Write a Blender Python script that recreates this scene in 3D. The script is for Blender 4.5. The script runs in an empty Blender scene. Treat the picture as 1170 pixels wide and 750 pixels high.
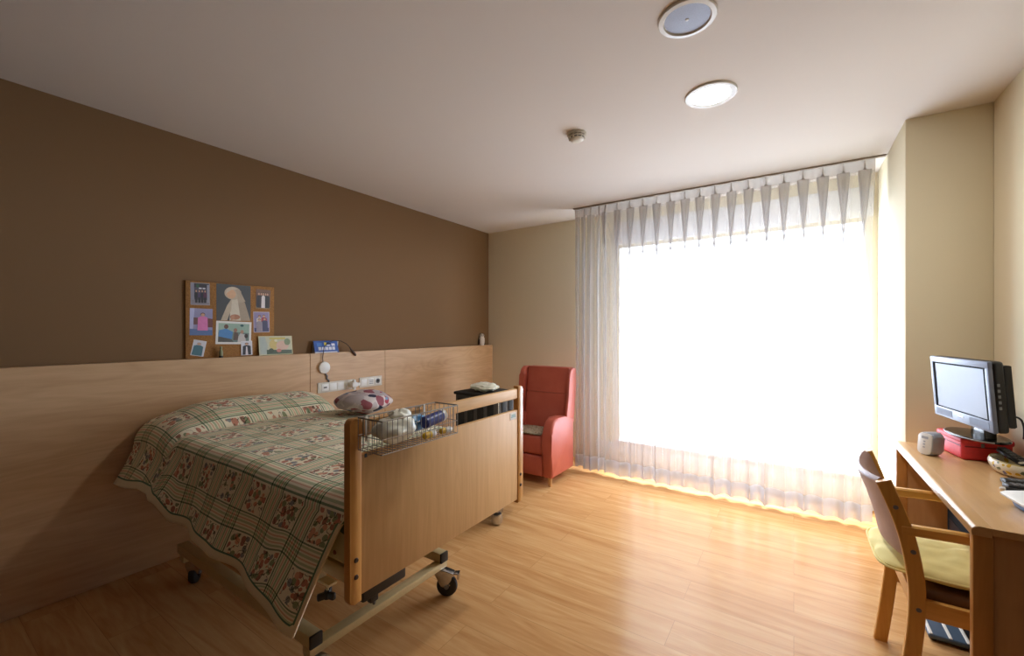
import bpy, bmesh, math, random
from mathutils import Vector, Matrix, noise
R = random.Random(7)
sc = bpy.context.scene
COL = sc.collection
PI = math.pi

# ------------------------------------------------------------------ materials
def lin(c):
    return tuple((v / 255 / 12.92) if v / 255 <= .04045 else ((v / 255 + .055) / 1.055) ** 2.4 for v in c) + (1.0,)

class NT:
    def __init__(self, name):
        self.m = bpy.data.materials.new(name); self.m.use_nodes = True
        self.t = self.m.node_tree; self.t.nodes.clear()
        self.out = self.n('ShaderNodeOutputMaterial')
    def n(self, typ, **kw):
        x = self.t.nodes.new(typ)
        for k, v in kw.items(): setattr(x, k, v)
        return x
    def l(self, a, b): self.t.links.new(a, b)
    def put(self, sock, v):
        if isinstance(v, bpy.types.NodeSocket): self.l(v, sock)
        else: sock.default_value = v
    def math(self, op, a, b=0.0, c=None):
        x = self.n('ShaderNodeMath', operation=op); self.put(x.inputs[0], a); self.put(x.inputs[1], b)
        if c is not None: self.put(x.inputs[2], c)
        return x.outputs[0]
    def mix(self, f, a, b, mode='MIX'):
        x = self.n('ShaderNodeMix', data_type='RGBA', blend_type=mode)
        self.put(x.inputs[0], f); self.put(x.inputs[6], a); self.put(x.inputs[7], b); return x.outputs[2]
    def ramp(self, f, stops, interp='LINEAR'):
        x = self.n('ShaderNodeValToRGB'); cr = x.color_ramp; cr.interpolation = interp
        while len(cr.elements) < len(stops): cr.elements.new(.5)
        for e, (p, c) in zip(cr.elements, stops): e.position = p; e.color = c
        self.put(x.inputs[0], f); return x.outputs[0]
    def coord(self, kind='Object', scale=(1, 1, 1), rot=(0, 0, 0), loc=(0, 0, 0)):
        tc = self.n('ShaderNodeTexCoord'); mp = self.n('ShaderNodeMapping')
        mp.inputs['Scale'].default_value = scale; mp.inputs['Rotation'].default_value = rot; mp.inputs['Location'].default_value = loc
        self.l(tc.outputs[kind], mp.inputs[0]); return mp.outputs[0]
    def noise(self, vec, scale=5, detail=3, rough=.5, dist=0.0):
        x = self.n('ShaderNodeTexNoise'); x.inputs['Scale'].default_value = scale; x.inputs['Detail'].default_value = detail
        x.inputs['Roughness'].default_value = rough; x.inputs['Distortion'].default_value = dist
        self.l(vec, x.inputs['Vector']); return x.outputs[0]
    def bsdf(self, color, rough=.5, metal=0.0, spec=.5, bump=None, bstr=.1, bdist=.01, **kw):
        b = self.n('ShaderNodeBsdfPrincipled')
        self.put(b.inputs['Base Color'], color); self.put(b.inputs['Roughness'], rough)
        b.inputs['Metallic'].default_value = metal; b.inputs['Specular IOR Level'].default_value = spec
        for k, v in kw.items(): self.put(b.inputs[k.replace('_', ' ')], v)
        if bump is not None:
            bn = self.n('ShaderNodeBump'); bn.inputs['Strength'].default_value = bstr; bn.inputs['Distance'].default_value = bdist
            self.put(bn.inputs['Height'], bump); self.l(bn.outputs[0], b.inputs['Normal'])
        self.l(b.outputs[0], self.out.inputs[0]); return b

def plain(name, c, rough=.5, metal=0.0, spec=.5, var=.06, scale=30, bstr=0.0, **kw):
    t = NT(name); v = t.coord()
    n = t.noise(v, scale, 2)
    col = lin(c)
    a = tuple(max(0, x * (1 - var)) for x in col[:3]) + (1,); b = tuple(min(1, x * (1 + var)) for x in col[:3]) + (1,)
    t.bsdf(t.ramp(n, [(.3, a), (.7, b)]), rough, metal, spec, bump=n if bstr else None, bstr=bstr, **kw)
    return t.m

def paint(name, c, rough=.85):
    t = NT(name); v = t.coord()
    big = t.noise(v, 1.3, 2); fine = t.noise(v, 160, 2)
    col = lin(c); a = tuple(x * .965 for x in col[:3]) + (1,)
    t.bsdf(t.mix(big, a, col), rough, 0, .25, bump=fine, bstr=.06, bdist=.003)
    return t.m

def wood(name, c1, c2, axis='X', stretch=14, scale=1.6, rough=.4, spec=.4, rings=.35, coat=0.0):
    """c1 dark, c2 light; grain along axis"""
    t = NT(name)
    s = [stretch] * 3; s['XYZ'.index(axis)] = 1.0
    v = t.coord('Object', tuple(s))
    g1 = t.noise(v, scale * 1.0, 5, .62, .35)
    g2 = t.noise(v, scale * 5.5, 3, .6, .1)
    s2 = [stretch * .35] * 3; s2['XYZ'.index(axis)] = .6
    v2 = t.coord('Object', tuple(s2))
    g3 = t.noise(v2, scale * 1.1, 2, .5, 1.2)
    rg = t.math('FRACT', t.math('MULTIPLY', g3, 9.0))
    rg = t.math('ABSOLUTE', t.math('SUBTRACT', rg, .5))
    f = t.math('ADD', t.math('MULTIPLY', g1, .75), t.math('MULTIPLY', g2, .3))
    f = t.math('ADD', f, t.math('MULTIPLY', t.math('SUBTRACT', rg, .25), rings))
    col = t.ramp(f, [(.28, lin(c1)), (.75, lin(c2))])
    t.bsdf(col, rough, 0, spec, bump=g2, bstr=.03, bdist=.002, Coat_Weight=coat, Coat_Roughness=.2)
    return t.m

M = {}
M['ceiling'] = paint('ceiling_paint', (226, 221, 216))
M['brown'] = paint('brown_wall_paint', (126, 97, 66), .75)
M['beige'] = paint('beige_wall_paint', (226, 216, 188))
M['umber'] = paint('bounce_cut_umber', (74, 58, 44), .8)  # unseen walls made dark to cut light bounced into the room
M['white'] = plain('white_gloss_paint', (232, 232, 230), .4, var=.02)
M['panel'] = wood('panel_beech', (190, 153, 115), (212, 177, 137), 'Y', 12, 1.1, .45, .35)
M['bedwood'] = wood('bed_beech', (204, 160, 108), (222, 181, 128), 'Z', 16, 1.3, .5, .15, .3)
M['bedwood_y'] = wood('bed_beech_rail', (208, 164, 112), (228, 188, 136), 'Y', 16, 1.3, .5, .15, .15)
M['edge'] = wood('bed_post_beech', (186, 130, 66), (208, 152, 84), 'Z', 16, 1.3, .32, .4, .15)
M['desk'] = wood('desk_beech', (196, 154, 104), (214, 174, 124), 'Y', 14, 1.2, .3, .4, .2)
M['desk_z'] = wood('desk_post_beech', (186, 130, 68), (206, 150, 86), 'Z', 14, 1.4, .38, .4, .25)
M['desk_panel'] = wood('desk_panel_beech', (186, 142, 98), (204, 160, 114), 'Z', 14, 1.2, .45, .3, .2)
M['chair_wood'] = wood('chair_beech', (204, 148, 70), (224, 174, 96), 'Z', 16, 1.5, .35, .4, .2)
M['chair_wood_x'] = wood('chair_beech_arm', (208, 152, 74), (228, 178, 100), 'X', 16, 1.5, .33, .4, .2)
M['leg_wood'] = wood('armchair_leg_beech', (198, 150, 96), (220, 176, 120), 'Z', 12, 1.5, .4)

def floor_mat():
    t = NT('laminate_floor')
    v = t.coord('Object')
    br = t.n('ShaderNodeTexBrick'); br.offset = .37; br.offset_frequency = 2; br.squash = 1
    br.inputs['Scale'].default_value = 1; br.inputs['Brick Width'].default_value = 1.28; br.inputs['Row Height'].default_value = .192
    br.inputs['Mortar Size'].default_value = .0012; br.inputs['Mortar Smooth'].default_value = .2; br.inputs['Bias'].default_value = 0
    br.inputs['Color1'].default_value = (0, 0, 0, 1); br.inputs['Color2'].default_value = (1, 1, 1, 1); br.inputs['Mortar'].default_value = (.5, .5, .5, 1)
    t.l(v, br.inputs['Vector'])
    # offset grain per plank
    sh = t.n('ShaderNodeVectorMath', operation='ADD'); t.l(v, sh.inputs[0])
    cv = t.n('ShaderNodeCombineXYZ'); t.l(t.math('MULTIPLY', br.outputs['Color'], 7.0), cv.inputs[0]); t.l(t.math('MULTIPLY', br.outputs['Color'], 3.0), cv.inputs[1])
    t.l(cv.outputs[0], sh.inputs[1])
    mp = t.n('ShaderNodeMapping'); mp.inputs['Scale'].default_value = (1, 12, 1); t.l(sh.outputs[0], mp.inputs[0])
    g1 = t.noise(mp.outputs[0], 1.3, 4, .6, .5); g2 = t.noise(mp.outputs[0], 7, 3, .6, .1)
    mp3 = t.n('ShaderNodeMapping'); mp3.inputs['Scale'].default_value = (.5, 4.5, 1); t.l(sh.outputs[0], mp3.inputs[0])
    g3 = t.noise(mp3.outputs[0], 1.5, 2, .5, 1.0)
    rg = t.math('ABSOLUTE', t.math('SUBTRACT', t.math('FRACT', t.math('MULTIPLY', g3, 7.0)), .5))
    f = t.math('ADD', t.math('MULTIPLY', g1, .8), t.math('MULTIPLY', g2, .22))
    f = t.math('ADD', f, t.math('MULTIPLY', t.math('SUBTRACT', rg, .25), .28))
    f = t.math('ADD', f, t.math('MULTIPLY', t.math('SUBTRACT', br.outputs['Color'], .5), .10))
    col = t.ramp(f, [(.25, lin((180, 130, 80))), (.5, lin((198, 152, 102))), (.78, lin((212, 173, 124)))])
    col = t.mix(t.math('MULTIPLY', br.outputs['Fac'], .55), col, lin((140, 96, 54)))
    bn = t.n('ShaderNodeBump'); bn.inputs['Strength'].default_value = .015; bn.inputs['Distance'].default_value = .004; t.l(g1, bn.inputs['Height'])
    df = t.n('ShaderNodeBsdfDiffuse'); t.l(col, df.inputs[0]); t.l(bn.outputs[0], df.inputs['Normal'])
    gl = t.n('ShaderNodeBsdfGlossy'); t.l(t.math('ADD', .17, t.math('MULTIPLY', g2, .06)), gl.inputs['Roughness']); t.l(bn.outputs[0], gl.inputs['Normal'])
    ms = t.n('ShaderNodeMixShader'); ms.inputs[0].default_value = .034; t.l(df.outputs[0], ms.inputs[1]); t.l(gl.outputs[0], ms.inputs[2])     # satin lacquer
    t.l(ms.outputs[0], t.out.inputs[0])
    return t.m
M['floor'] = floor_mat()

def leather():
    t = NT('terracotta_leatherette'); v = t.coord()
    vo = t.n('ShaderNodeTexVoronoi'); vo.inputs['Scale'].default_value = 260; t.l(v, vo.inputs['Vector'])
    n = t.noise(v, 6, 3)
    t.bsdf(t.ramp(n, [(.3, lin((186, 92, 74))), (.7, lin((198, 104, 86)))]), .42, 0, .45, bump=vo.outputs[0], bstr=.08, bdist=.002)
    return t.m
M['leather'] = leather()

def sheer(name, transp, col):
    t = NT(name)
    v = t.coord('Object', (1, 1, 1))
    w = t.noise(v, 420, 1)
    tr = t.n('ShaderNodeBsdfTransparent'); tl = t.n('ShaderNodeBsdfTranslucent'); df = t.n('ShaderNodeBsdfDiffuse')
    c = t.ramp(w, [(.3, tuple(x * .95 for x in lin(col)[:3]) + (1,)), (.7, lin(col))])
    t.l(c, tl.inputs[0]); t.l(c, df.inputs[0]); tr.inputs[0].default_value = (1, 1, 1, 1)
    m1 = t.n('ShaderNodeMixShader'); m1.inputs[0].default_value = .86; t.l(tl.outputs[0], m1.inputs[1]); t.l(df.outputs[0], m1.inputs[2])
    m2 = t.n('ShaderNodeMixShader'); ge = t.n('ShaderNodeNewGeometry'); dt = t.n('ShaderNodeVectorMath', operation='DOT_PRODUCT'); t.l(ge.outputs['Normal'], dt.inputs[0]); t.l(ge.outputs['Incoming'], dt.inputs[1])
    cosi = t.math('MAXIMUM', t.math('ABSOLUTE', dt.outputs['Value']), .12)      # a slanting ray crosses more yarn
    t.l(t.math('POWER', transp, t.math('DIVIDE', 1.0, cosi)), m2.inputs[0]); t.l(m1.outputs[0], m2.inputs[1]); t.l(tr.outputs[0], m2.inputs[2])
    t.l(m2.outputs[0], t.out.inputs[0]); return t.m
M['sheer'] = sheer('sheer_voile', .60, (190, 184, 182))
M['sheer_tape'] = sheer('sheer_header', .28, (186, 178, 172))
M['sheer_hem_daylit'] = sheer('sheer_hem_daylit', .26, (196, 200, 210))  # cool tint in the white cloth stands in for bluish daylight

def glass():
    t = NT('window_glass')
    tr = t.n('ShaderNodeBsdfTransparent'); gl = t.n('ShaderNodeBsdfGlossy'); gl.inputs['Roughness'].default_value = .02
    m = t.n('ShaderNodeMixShader'); m.inputs[0].default_value = .06; t.l(tr.outputs[0], m.inputs[1]); t.l(gl.outputs[0], m.inputs[2])
    t.l(m.outputs[0], t.out.inputs[0]); return t.m
M['glass'] = glass()

def emit(name, c, s):
    t = NT(name); e = t.n('ShaderNodeEmission'); e.inputs[0].default_value = lin(c); e.inputs[1].default_value = s
    t.l(e.outputs[0], t.out.inputs[0]); return t.m
M['lamp'] = emit('lamp_diffuser', (250, 255, 255), 14.0)

def quilt():
    t = NT('plaid_floral_bedspread')
    uv = t.n('ShaderNodeTexCoord').outputs['UV']
    nd = t.n('ShaderNodeTexNoise'); nd.inputs['Scale'].default_value = 9; t.l(uv, nd.inputs['Vector'])
    sx = t.n('ShaderNodeSeparateXYZ'); t.l(uv, sx.inputs[0])
    P = .225
    fu = t.math('FRACT', t.math('DIVIDE', t.math('ADD', sx.outputs[0], 10.0), P)); fv = t.math('FRACT', t.math('DIVIDE', t.math('ADD', sx.outputs[1], 10.0), P))
    cream = lin((253, 247, 224)); G = lin((98, 138, 112)); g2 = lin((190, 211, 188)); rd = lin((228, 194, 178)); W = (1, 1, 1, 1); br = lin((104, 66, 66))
    st = [(0, G), (.03, W), (.06, g2), (.10, W), (.13, rd), (.155, W), (.18, g2), (.225, W), (.25, rd), (.275, W), (.305, g2), (.34, W), (.36, G), (.39, W)]
    a = t.ramp(fu, st, 'CONSTANT'); b = t.ramp(fv, st, 'CONSTANT')
    plaid = t.mix(.85, a, b, 'MULTIPLY')
    col = t.mix(1.0, plaid, cream, 'MULTIPLY')
    inside = t.math('MULTIPLY', t.math('MULTIPLY', t.math('GREATER_THAN', fu, .42), t.math('LESS_THAN', fu, .97)),
                    t.math('MULTIPLY', t.math('GREATER_THAN', fv, .42), t.math('LESS_THAN', fv, .97)))
    wv = t.n('ShaderNodeVectorMath', operation='ADD'); t.l(uv, wv.inputs[0])
    sc_ = t.n('ShaderNodeVectorMath', operation='SCALE'); t.l(nd.outputs['Color'], sc_.inputs[0]); sc_.inputs['Scale'].default_value = .03; t.l(sc_.outputs[0], wv.inputs[1])
    vo = t.n('ShaderNodeTexVoronoi'); vo.inputs['Scale'].default_value = 38; t.l(wv.outputs[0], vo.inputs['Vector'])
    sep = t.n('ShaderNodeSeparateColor'); t.l(vo.outputs['Color'], sep.inputs[0])
    fl = t.ramp(sep.outputs[0], [(0, lin((198, 120, 96))), (.28, lin((128, 150, 106))), (.5, lin((222, 164, 130))), (.68, lin((124, 134, 140))), (.8, lin((160, 98, 80)))], 'CONSTANT')
    spot = t.math('MULTIPLY', t.math('LESS_THAN', vo.outputs['Distance'], .52), inside)
    col = t.mix(t.math('MULTIPLY', spot, .86), col, fl)
    # thin stems
    n2 = t.noise(wv.outputs[0], 26, 1)
    stem = t.math('MULTIPLY', t.math('LESS_THAN', t.math('ABSOLUTE', t.math('SUBTRACT', n2, .5)), .018), inside)
    col = t.mix(t.math('MULTIPLY', stem, .8), col, lin((66, 78, 52)))
    at = t.n('ShaderNodeAttribute'); at.attribute_name = 'hem'
    col = t.mix(t.math('LESS_THAN', at.outputs['Fac'], .035), col, lin((242, 232, 204)))
    col = t.mix(t.math('MULTIPLY', t.math('GREATER_THAN', at.outputs['Fac'], .035), t.math('LESS_THAN', at.outputs['Fac'], .043)), col, G)
    fine = t.noise(uv, 300, 2)
    t.bsdf(col, .9, 0, .15, bump=fine, bstr=.25, bdist=.003, Sheen_Weight=.1)
    return t.m
M['quilt'] = quilt()

def blobs(name, base, cols, scale=12, thr=.42, coordk='Object', rough=.8, bscale=None):
    t = NT(name); v = t.coord(coordk)
    nd = t.n('ShaderNodeTexNoise'); nd.inputs['Scale'].default_value = scale * .7; t.l(v, nd.inputs['Vector'])
    s = t.n('ShaderNodeVectorMath', operation='SCALE'); t.l(nd.outputs['Color'], s.inputs[0]); s.inputs['Scale'].default_value = .9 / scale
    ad = t.n('ShaderNodeVectorMath', operation='ADD'); t.l(v, ad.inputs[0]); t.l(s.outputs[0], ad.inputs[1])
    vo = t.n('ShaderNodeTexVoronoi'); vo.inputs['Scale'].default_value = scale; t.l(ad.outputs[0], vo.inputs['Vector'])
    sep = t.n('ShaderNodeSeparateColor'); t.l(vo.outputs['Color'], sep.inputs[0])
    k = len(cols)
    c = t.ramp(sep.outputs[0], [(i / k, lin(x)) for i, x in enumerate(cols)], 'CONSTANT')
    t.bsdf(t.mix(t.math('LESS_THAN', vo.outputs['Distance'], thr), lin(base), c), rough, 0, .2)
    return t.m
M['mattress'] = blobs('floral_mattress', (206, 198, 158), [(112, 122, 88), (140, 98, 82), (180, 170, 130), (90, 106, 80)], 14, .4)
M['pillow'] = blobs('floral_pillow', (206, 196, 194), [(166, 72, 86), (182, 172, 174), (182, 172, 174), (52, 54, 74), (182, 172, 174), (118, 142, 172), (182, 172, 174), (144, 84, 94)], 16, .62)
M['seatpad'] = blobs('seat_pad_print', (176, 164, 140), [(120, 104, 84), (150, 138, 116), (196, 188, 170)], 55, .42)
M['bowl'] = blobs('painted_bowl', (222, 214, 190), [(206, 170, 60), (178, 84, 76), (120, 128, 100), (222, 214, 190), (110, 110, 150)], 42, .36, rough=.25)
M['cork'] = plain('cork', (158, 112, 62), .9, var=.25, scale=160, bstr=.1)
M['black'] = plain('black_plastic', (26, 26, 28), .4, var=.1)
M['black_gloss'] = plain('black_gloss', (14, 14, 16), .12, var=.05)
M['black_matte'] = plain('matte_black', (22, 22, 24), .85, spec=.05)
M['cab_inset'] = plain('cabinet_inset', (52, 36, 28), .85, spec=.05)
M['rubber'] = plain('grey_rubber', (48, 46, 46), .7)
M['chrome'] = plain('satin_chrome', (205, 208, 212), .22, 1.0)
M['steel'] = plain('wire_steel', (150, 150, 148), .35, 1.0)
M['silver'] = plain('silver_plastic', (172, 178, 190), .38, .15, var=.02)
M['cream_metal'] = plain('cream_metal', (204, 186, 142), .4, .15, var=.03)
M['dkgrey'] = plain('dark_grey_laminate', (94, 92, 90), .75, spec=.15)
M['dkgrey2'] = plain('darker_grey_laminate', (54, 53, 52), .75, spec=.15)
M['plastic'] = plain('white_plastic', (230, 230, 226), .35, var=.02)
M['offwhite'] = plain('ivory_plastic', (214, 210, 198), .4, var=.02)
M['greyplastic'] = plain('grey_plastic', (120, 122, 124), .45)
M['paper'] = plain('white_paper', (224, 222, 216), .7, var=.03)
M['bag'] = plain('thin_white_bag', (232, 232, 216), .35, var=.05, scale=18, bstr=.2)
M['red'] = plain('red_nylon', (224, 62, 68), .6, var=.08, scale=40, bstr=.1)
M['yellow'] = plain('yellow_cotton', (240, 228, 156), .85, var=.06, scale=8, bstr=.15)
M['yellow_cap'] = plain('yellow_plastic', (226, 186, 50), .4)
M['mauve'] = plain('mauve_vinyl', (160, 130, 122), .5, var=.04)
M['brownvinyl'] = plain('brown_seat_vinyl', (112, 82, 62), .5, var=.05)
M['blue'] = plain('blue_plastic', (58, 104, 160), .35)
M['dkblue'] = plain('navy_film', (38, 54, 128), .35)
M['ltblue'] = plain('light_blue_film', (96, 158, 208), .35)
M['bezel'] = plain('bezel_silver', (120, 128, 148), .42, 0.0, .25, var=.02)
M['screen'] = plain('screen_sheen_grey', (94, 94, 108), .38, spec=.2, var=.01)  # grey base stands in for the window reflected on a dark screen
M['bluegrey'] = plain('blue_grey_glass', (78, 96, 116), .2)
M['grille'] = plain('speaker_grille', (160, 168, 186), .6, .2, var=.12, scale=400)
M['alu'] = plain('white_aluminium', (226, 228, 230), .4, .0, var=.02)
M['rail'] = plain('curtain_rail_grey', (140, 126, 112), .5)
M['feather'] = plain('white_ceramic', (218, 212, 204), .5, var=.12, scale=90)
M['dkbrown'] = plain('dark_brown', (58, 38, 26), .5)
_pc = {}
def flat(c):
    k = tuple(c)
    if k not in _pc: _pc[k] = plain('print_%02x%02x%02x' % k, k, .4, var=.04, scale=60)
    return _pc[k]

# ------------------------------------------------------------------ mesh builder
class B:
    def __init__(s): s.bm = bmesh.new(); s.mats = []
    def mi(s, m):
        if m is None: return 0
        if m not in s.mats: s.mats.append(m)
        return s.mats.index(m)
    def box(s, a, b, bev=0.0, seg=2, m=None, mat=None):
        t = bmesh.new(); bmesh.ops.create_cube(t, size=1)
        a = Vector(a); b = Vector(b)
        for v in t.verts: v.co = Vector(((a[i] + b[i]) / 2 + v.co[i] * (b[i] - a[i]) for i in range(3)))
        if bev: bmesh.ops.bevel(t, geom=list(t.edges), offset=bev, segments=seg, affect='EDGES', profile=.5, clamp_overlap=True)
        return s._merge(t, mat, m)
    def _merge(s, t, mat=None, m=None):
        i = s.mi(m)
        if mat is not None: t.transform(mat)
        bmesh.ops.recalc_face_normals(t, faces=list(t.faces))
        for f in t.faces: f.material_index = i
        me = bpy.data.meshes.new('tmp'); t.to_mesh(me); t.free(); s.bm.from_mesh(me); bpy.data.meshes.remove(me); return s
    def tube(s, pts, r, n=10, m=None, closed=False, caps=True):
        pts = [Vector(p) for p in pts]; t = bmesh.new(); rings = []
        k = len(pts); up = None
        for i, p in enumerate(pts):
            if closed: d = pts[(i + 1) % k] - pts[i - 1]
            else: d = pts[min(i + 1, k - 1)] - pts[max(i - 1, 0)]
            d.normalize()
            if up is None: up = Vector((0, 0, 1)) if abs(d.z) < .9 else Vector((1, 0, 0))
            x = d.cross(up).normalized(); y = x.cross(d).normalized(); up = y
            rr = r[i] if isinstance(r, (list, tuple)) else r
            rings.append([t.verts.new(p + x * math.cos(2 * PI * j / n) * rr + y * math.sin(2 * PI * j / n) * rr) for j in range(n)])
        for i in range(k if closed else k - 1):
            A, C = rings[i], rings[(i + 1) % k]
            for j in range(n): t.faces.new((A[j], A[(j + 1) % n], C[(j + 1) % n], C[j]))
        if caps and not closed: t.faces.new(rings[0]); t.faces.new(rings[-1])
        return s._merge(t, None, m)
    def bar(s, pts, w, h, up=(0, 0, 1), m=None, bev=.003):
        """rectangular section swept along pts: w across, h along up"""
        pts = [Vector(p) for p in pts]; t = bmesh.new(); rings = []; k = len(pts)
        for i, p in enumerate(pts):
            d = (pts[min(i + 1, k - 1)] - pts[max(i - 1, 0)]).normalized()
            x = d.cross(Vector(up)).normalized(); y = x.cross(d).normalized()
            ww, hh = w / 2, h / 2; c = min(bev, ww * .45, hh * .45)
            prof = [(-ww + c, -hh), (ww - c, -hh), (ww, -hh + c), (ww, hh - c), (ww - c, hh), (-ww + c, hh), (-ww, hh - c), (-ww, -hh + c)]
            rings.append([t.verts.new(p + x * a + y * b) for a, b in prof])
        for A, C in zip(rings, rings[1:]):
            for j in range(8): t.faces.new((A[j], A[(j + 1) % 8], C[(j + 1) % 8], C[j]))
        t.faces.new(rings[0]); t.faces.new(rings[-1])
        return s._merge(t, None, m)
    def lathe(s, prof, n=32, m=None, mat=None, sx=1, sy=1):
        t = bmesh.new(); rings = []
        for r, z in prof:
            if r < 1e-6: rings.append([t.verts.new((0, 0, z))])
            else: rings.append([t.verts.new((r * sx * math.cos(2 * PI * j / n), r * sy * math.sin(2 * PI * j / n), z)) for j in range(n)])
        for A, C in zip(rings, rings[1:]):
            for j in range(n):
                a = A if len(A) == 1 else None; c = C if len(C) == 1 else None
                if a and c: continue
                if a: t.faces.new((A[0], C[j], C[(j + 1) % n]))
                elif c: t.faces.new((A[j], A[(j + 1) % n], C[0]))
                else: t.faces.new((A[j], A[(j + 1) % n], C[(j + 1) % n], C[j]))
        return s._merge(t, mat, m)
    def prism(s, poly, d0, d1, axis='X', bev=0.0, seg=2, m=None, mat=None):
        """2D polygon extruded along axis. X: poly=(y,z); Y: (x,z); Z: (x,y)"""
        t = bmesh.new()
        def P(a, b, d): return {'X': (d, a, b), 'Y': (a, d, b), 'Z': (a, b, d)}[axis]
        A = [t.verts.new(P(a, b, d0)) for a, b in poly]; C = [t.verts.new(P(a, b, d1)) for a, b in poly]
        k = len(poly); f0 = t.faces.new(A); f1 = t.faces.new(C)
        for i in range(k): t.faces.new((A[i], A[(i + 1) % k], C[(i + 1) % k], C[i]))
        if bev:
            ed = list(f0.edges) + list(f1.edges)
            bmesh.ops.bevel(t, geom=ed, offset=bev, segments=seg, affect='EDGES', profile=.5, clamp_overlap=True)
        return s._merge(t, mat, m)
    def grid(s, fn, nu, nv, m=None, closeu=False):
        t = bmesh.new(); V = [[t.verts.new(fn(i / nu, j / nv)) for j in range(nv + 1)] for i in range(nu + (0 if closeu else 1))]
        k = len(V)
        for i in range(nu):
            for j in range(nv): t.faces.new((V[i][j], V[(i + 1) % k][j], V[(i + 1) % k][j + 1], V[i][j + 1]))
        i = s.mi(m)
        for f in t.faces: f.material_index = i
        me = bpy.data.meshes.new('tmp'); t.to_mesh(me); t.free(); s.bm.from_mesh(me); bpy.data.meshes.remove(me); return s
    def puff(s, c, size, p=3.0, n=24, m=None, mat=None, amp=0.0, freq=6, seed=0, flatb=None):
        """super-ellipsoid cushion"""
        t = bmesh.new(); bmesh.ops.create_uvsphere(t, u_segments=n * 2, v_segments=n, radius=1)
        for v in t.verts:
            q = v.co.copy(); k = (abs(q.x) ** p + abs(q.y) ** p) ** (1 / p)
            h = math.hypot(q.x, q.y)
            if k > 1e-6: q.x *= h / k; q.y *= h / k
            w = Vector((q.x * size[0] / 2, q.y * size[1] / 2, q.z * size[2] / 2))
            if amp: w += v.co * amp * noise.noise(v.co * freq + Vector((seed, 0, 0)))
            if flatb is not None: w.z = max(w.z, -flatb)
            v.co = Vector(c) + w if mat is None else w
        if mat is not None: t.transform(Matrix.Translation(c) @ mat)
        return s._merge(t, None, m)
    def build(s, name, m, parent=None, smooth=38, loc=None):
        if loc is not None: s.bm.transform(Matrix.Translation(-Vector(loc)))
        th = math.radians(smooth)
        for f in s.bm.faces: f.smooth = True
        for e in s.bm.edges:
            if len(e.link_faces) == 2:
                e.smooth = e.calc_face_angle(0) < th
        me = bpy.data.meshes.new(name); s.bm.to_mesh(me); s.bm.free()
        ms = ([m] if not s.mats else s.mats)
        for x in ms: me.materials.append(x)
        o = bpy.data.objects.new(name, me); COL.objects.link(o)
        if loc is not None: o.location = loc
        if parent is not None:
            o.parent = parent
        return o

def wp(o, root):
    """parent keeping the world position: mesh was built in world space"""
    o.parent = root; o.matrix_parent_inverse = Matrix.Translation(-Vector(root.location)); return o
class Thing:
    def __init__(s, name, label, cat, loc, group=None):
        s.o = bpy.data.objects.new(name, None); COL.objects.link(s.o); s.o.location = loc; s.o.empty_display_size = .1
        s.o['label'] = label; s.o['category'] = cat
        if group: s.o['group'] = group
        s.loc = Vector(loc)
    def part(s, name, b, m, parent=None, label=None, smooth=38):
        p = parent or s.o
        base = Vector(s.loc)
        b.bm.transform(Matrix.Translation(-base))
        o = b.build(name, m, p, smooth)
        if label: o['label'] = label
        return o
def smooth_path(pts, n=5):
    out = []; P = [Vector(p) for p in pts]
    for i in range(len(P) - 1):
        p0, p1, p2, p3 = P[max(i - 1, 0)], P[i], P[i + 1], P[min(i + 2, len(P) - 1)]
        for k in range(n):
            t = k / n; out.append(.5 * ((2 * p1) + (-p0 + p2) * t + (2 * p0 - 5 * p1 + 4 * p2 - p3) * t * t + (-p0 + 3 * p1 - 3 * p2 + p3) * t ** 3))
    out.append(P[-1]); return out
def tag(o, label, cat, group=None):
    o['label'] = label; o['category'] = cat
    if group: o['group'] = group
    return o
def struct(name, b, m):
    o = b.build(name, m); o['kind'] = 'structure'; return o
def copy_thing(root, loc, label, rotz=0.0):
    r = root.copy(); COL.objects.link(r); r.location = loc; r.rotation_euler = (0, 0, rotz); r['label'] = label
    for ch in list(root.children):
        c = ch.copy(); COL.objects.link(c); c.parent = r
        for g in list(ch.children):
            d = g.copy(); COL.objects.link(d); d.parent = c
    return r

# ------------------------------------------------------------------ room
XL, XR, YB, YF, H = -3.18, .885, 4.25, -1.6, 2.6
PX, PY = .535, 3.29
WX0, WX1, WZ0, WZ1 = -1.50, .46, .26, 2.235
struct('floor', B().box((XL - .2, YF - .2, -.12), (XR + .2, YB + .3, 0)), M['floor'])
struct('ceiling', B().box((XL - .2, YF - .2, H), (XR + .2, YB + .3, H + .15)), M['ceiling'])
struct('wall_left', B().box((XL - .2, YF - .2, 0), (XL, YB + .3, H)), M['brown'])
struct('wall_right', B().box((XR, 1.80, 0), (XR + .2, YB + .3, H)), M['beige'])
struct('wall_right_dark', B().box((XR, YF - .2, 0), (XR + .2, 1.80, H)), M['umber'])  # unseen stretch of the right wall, darkened against bounce light
struct('wall_front', B().box((XL, YF - .2, 0), (XR, YF, H)), M['umber'])
struct('wall_corner', B().box((PX, PY, 0), (XR, YB, H), .004), M['beige'])
wb = B()
wb.box((XL, YB, 0), (WX0, YB + .3, H)); wb.box((WX1, YB, 0), (XR, YB + .3, H))
wb.box((WX0, YB, 0), (WX1, YB + .3, WZ0)); wb.box((WX0, YB, WZ1), (WX1, YB + .3, H))
struct('wall_back', wb, M['beige'])
rv = B()    # white lining of the window opening, added for a bright border
rv.box((WX0, YB + .002, WZ0), (WX0 + .006, YB + .22, WZ1)); rv.box((WX1 - .006, YB + .002, WZ0), (WX1, YB + .22, WZ1)); rv.box((WX0, YB + .002, WZ1 - .006), (WX1, YB + .22, WZ1))
struct('trim_5', rv, M['white'])
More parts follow.
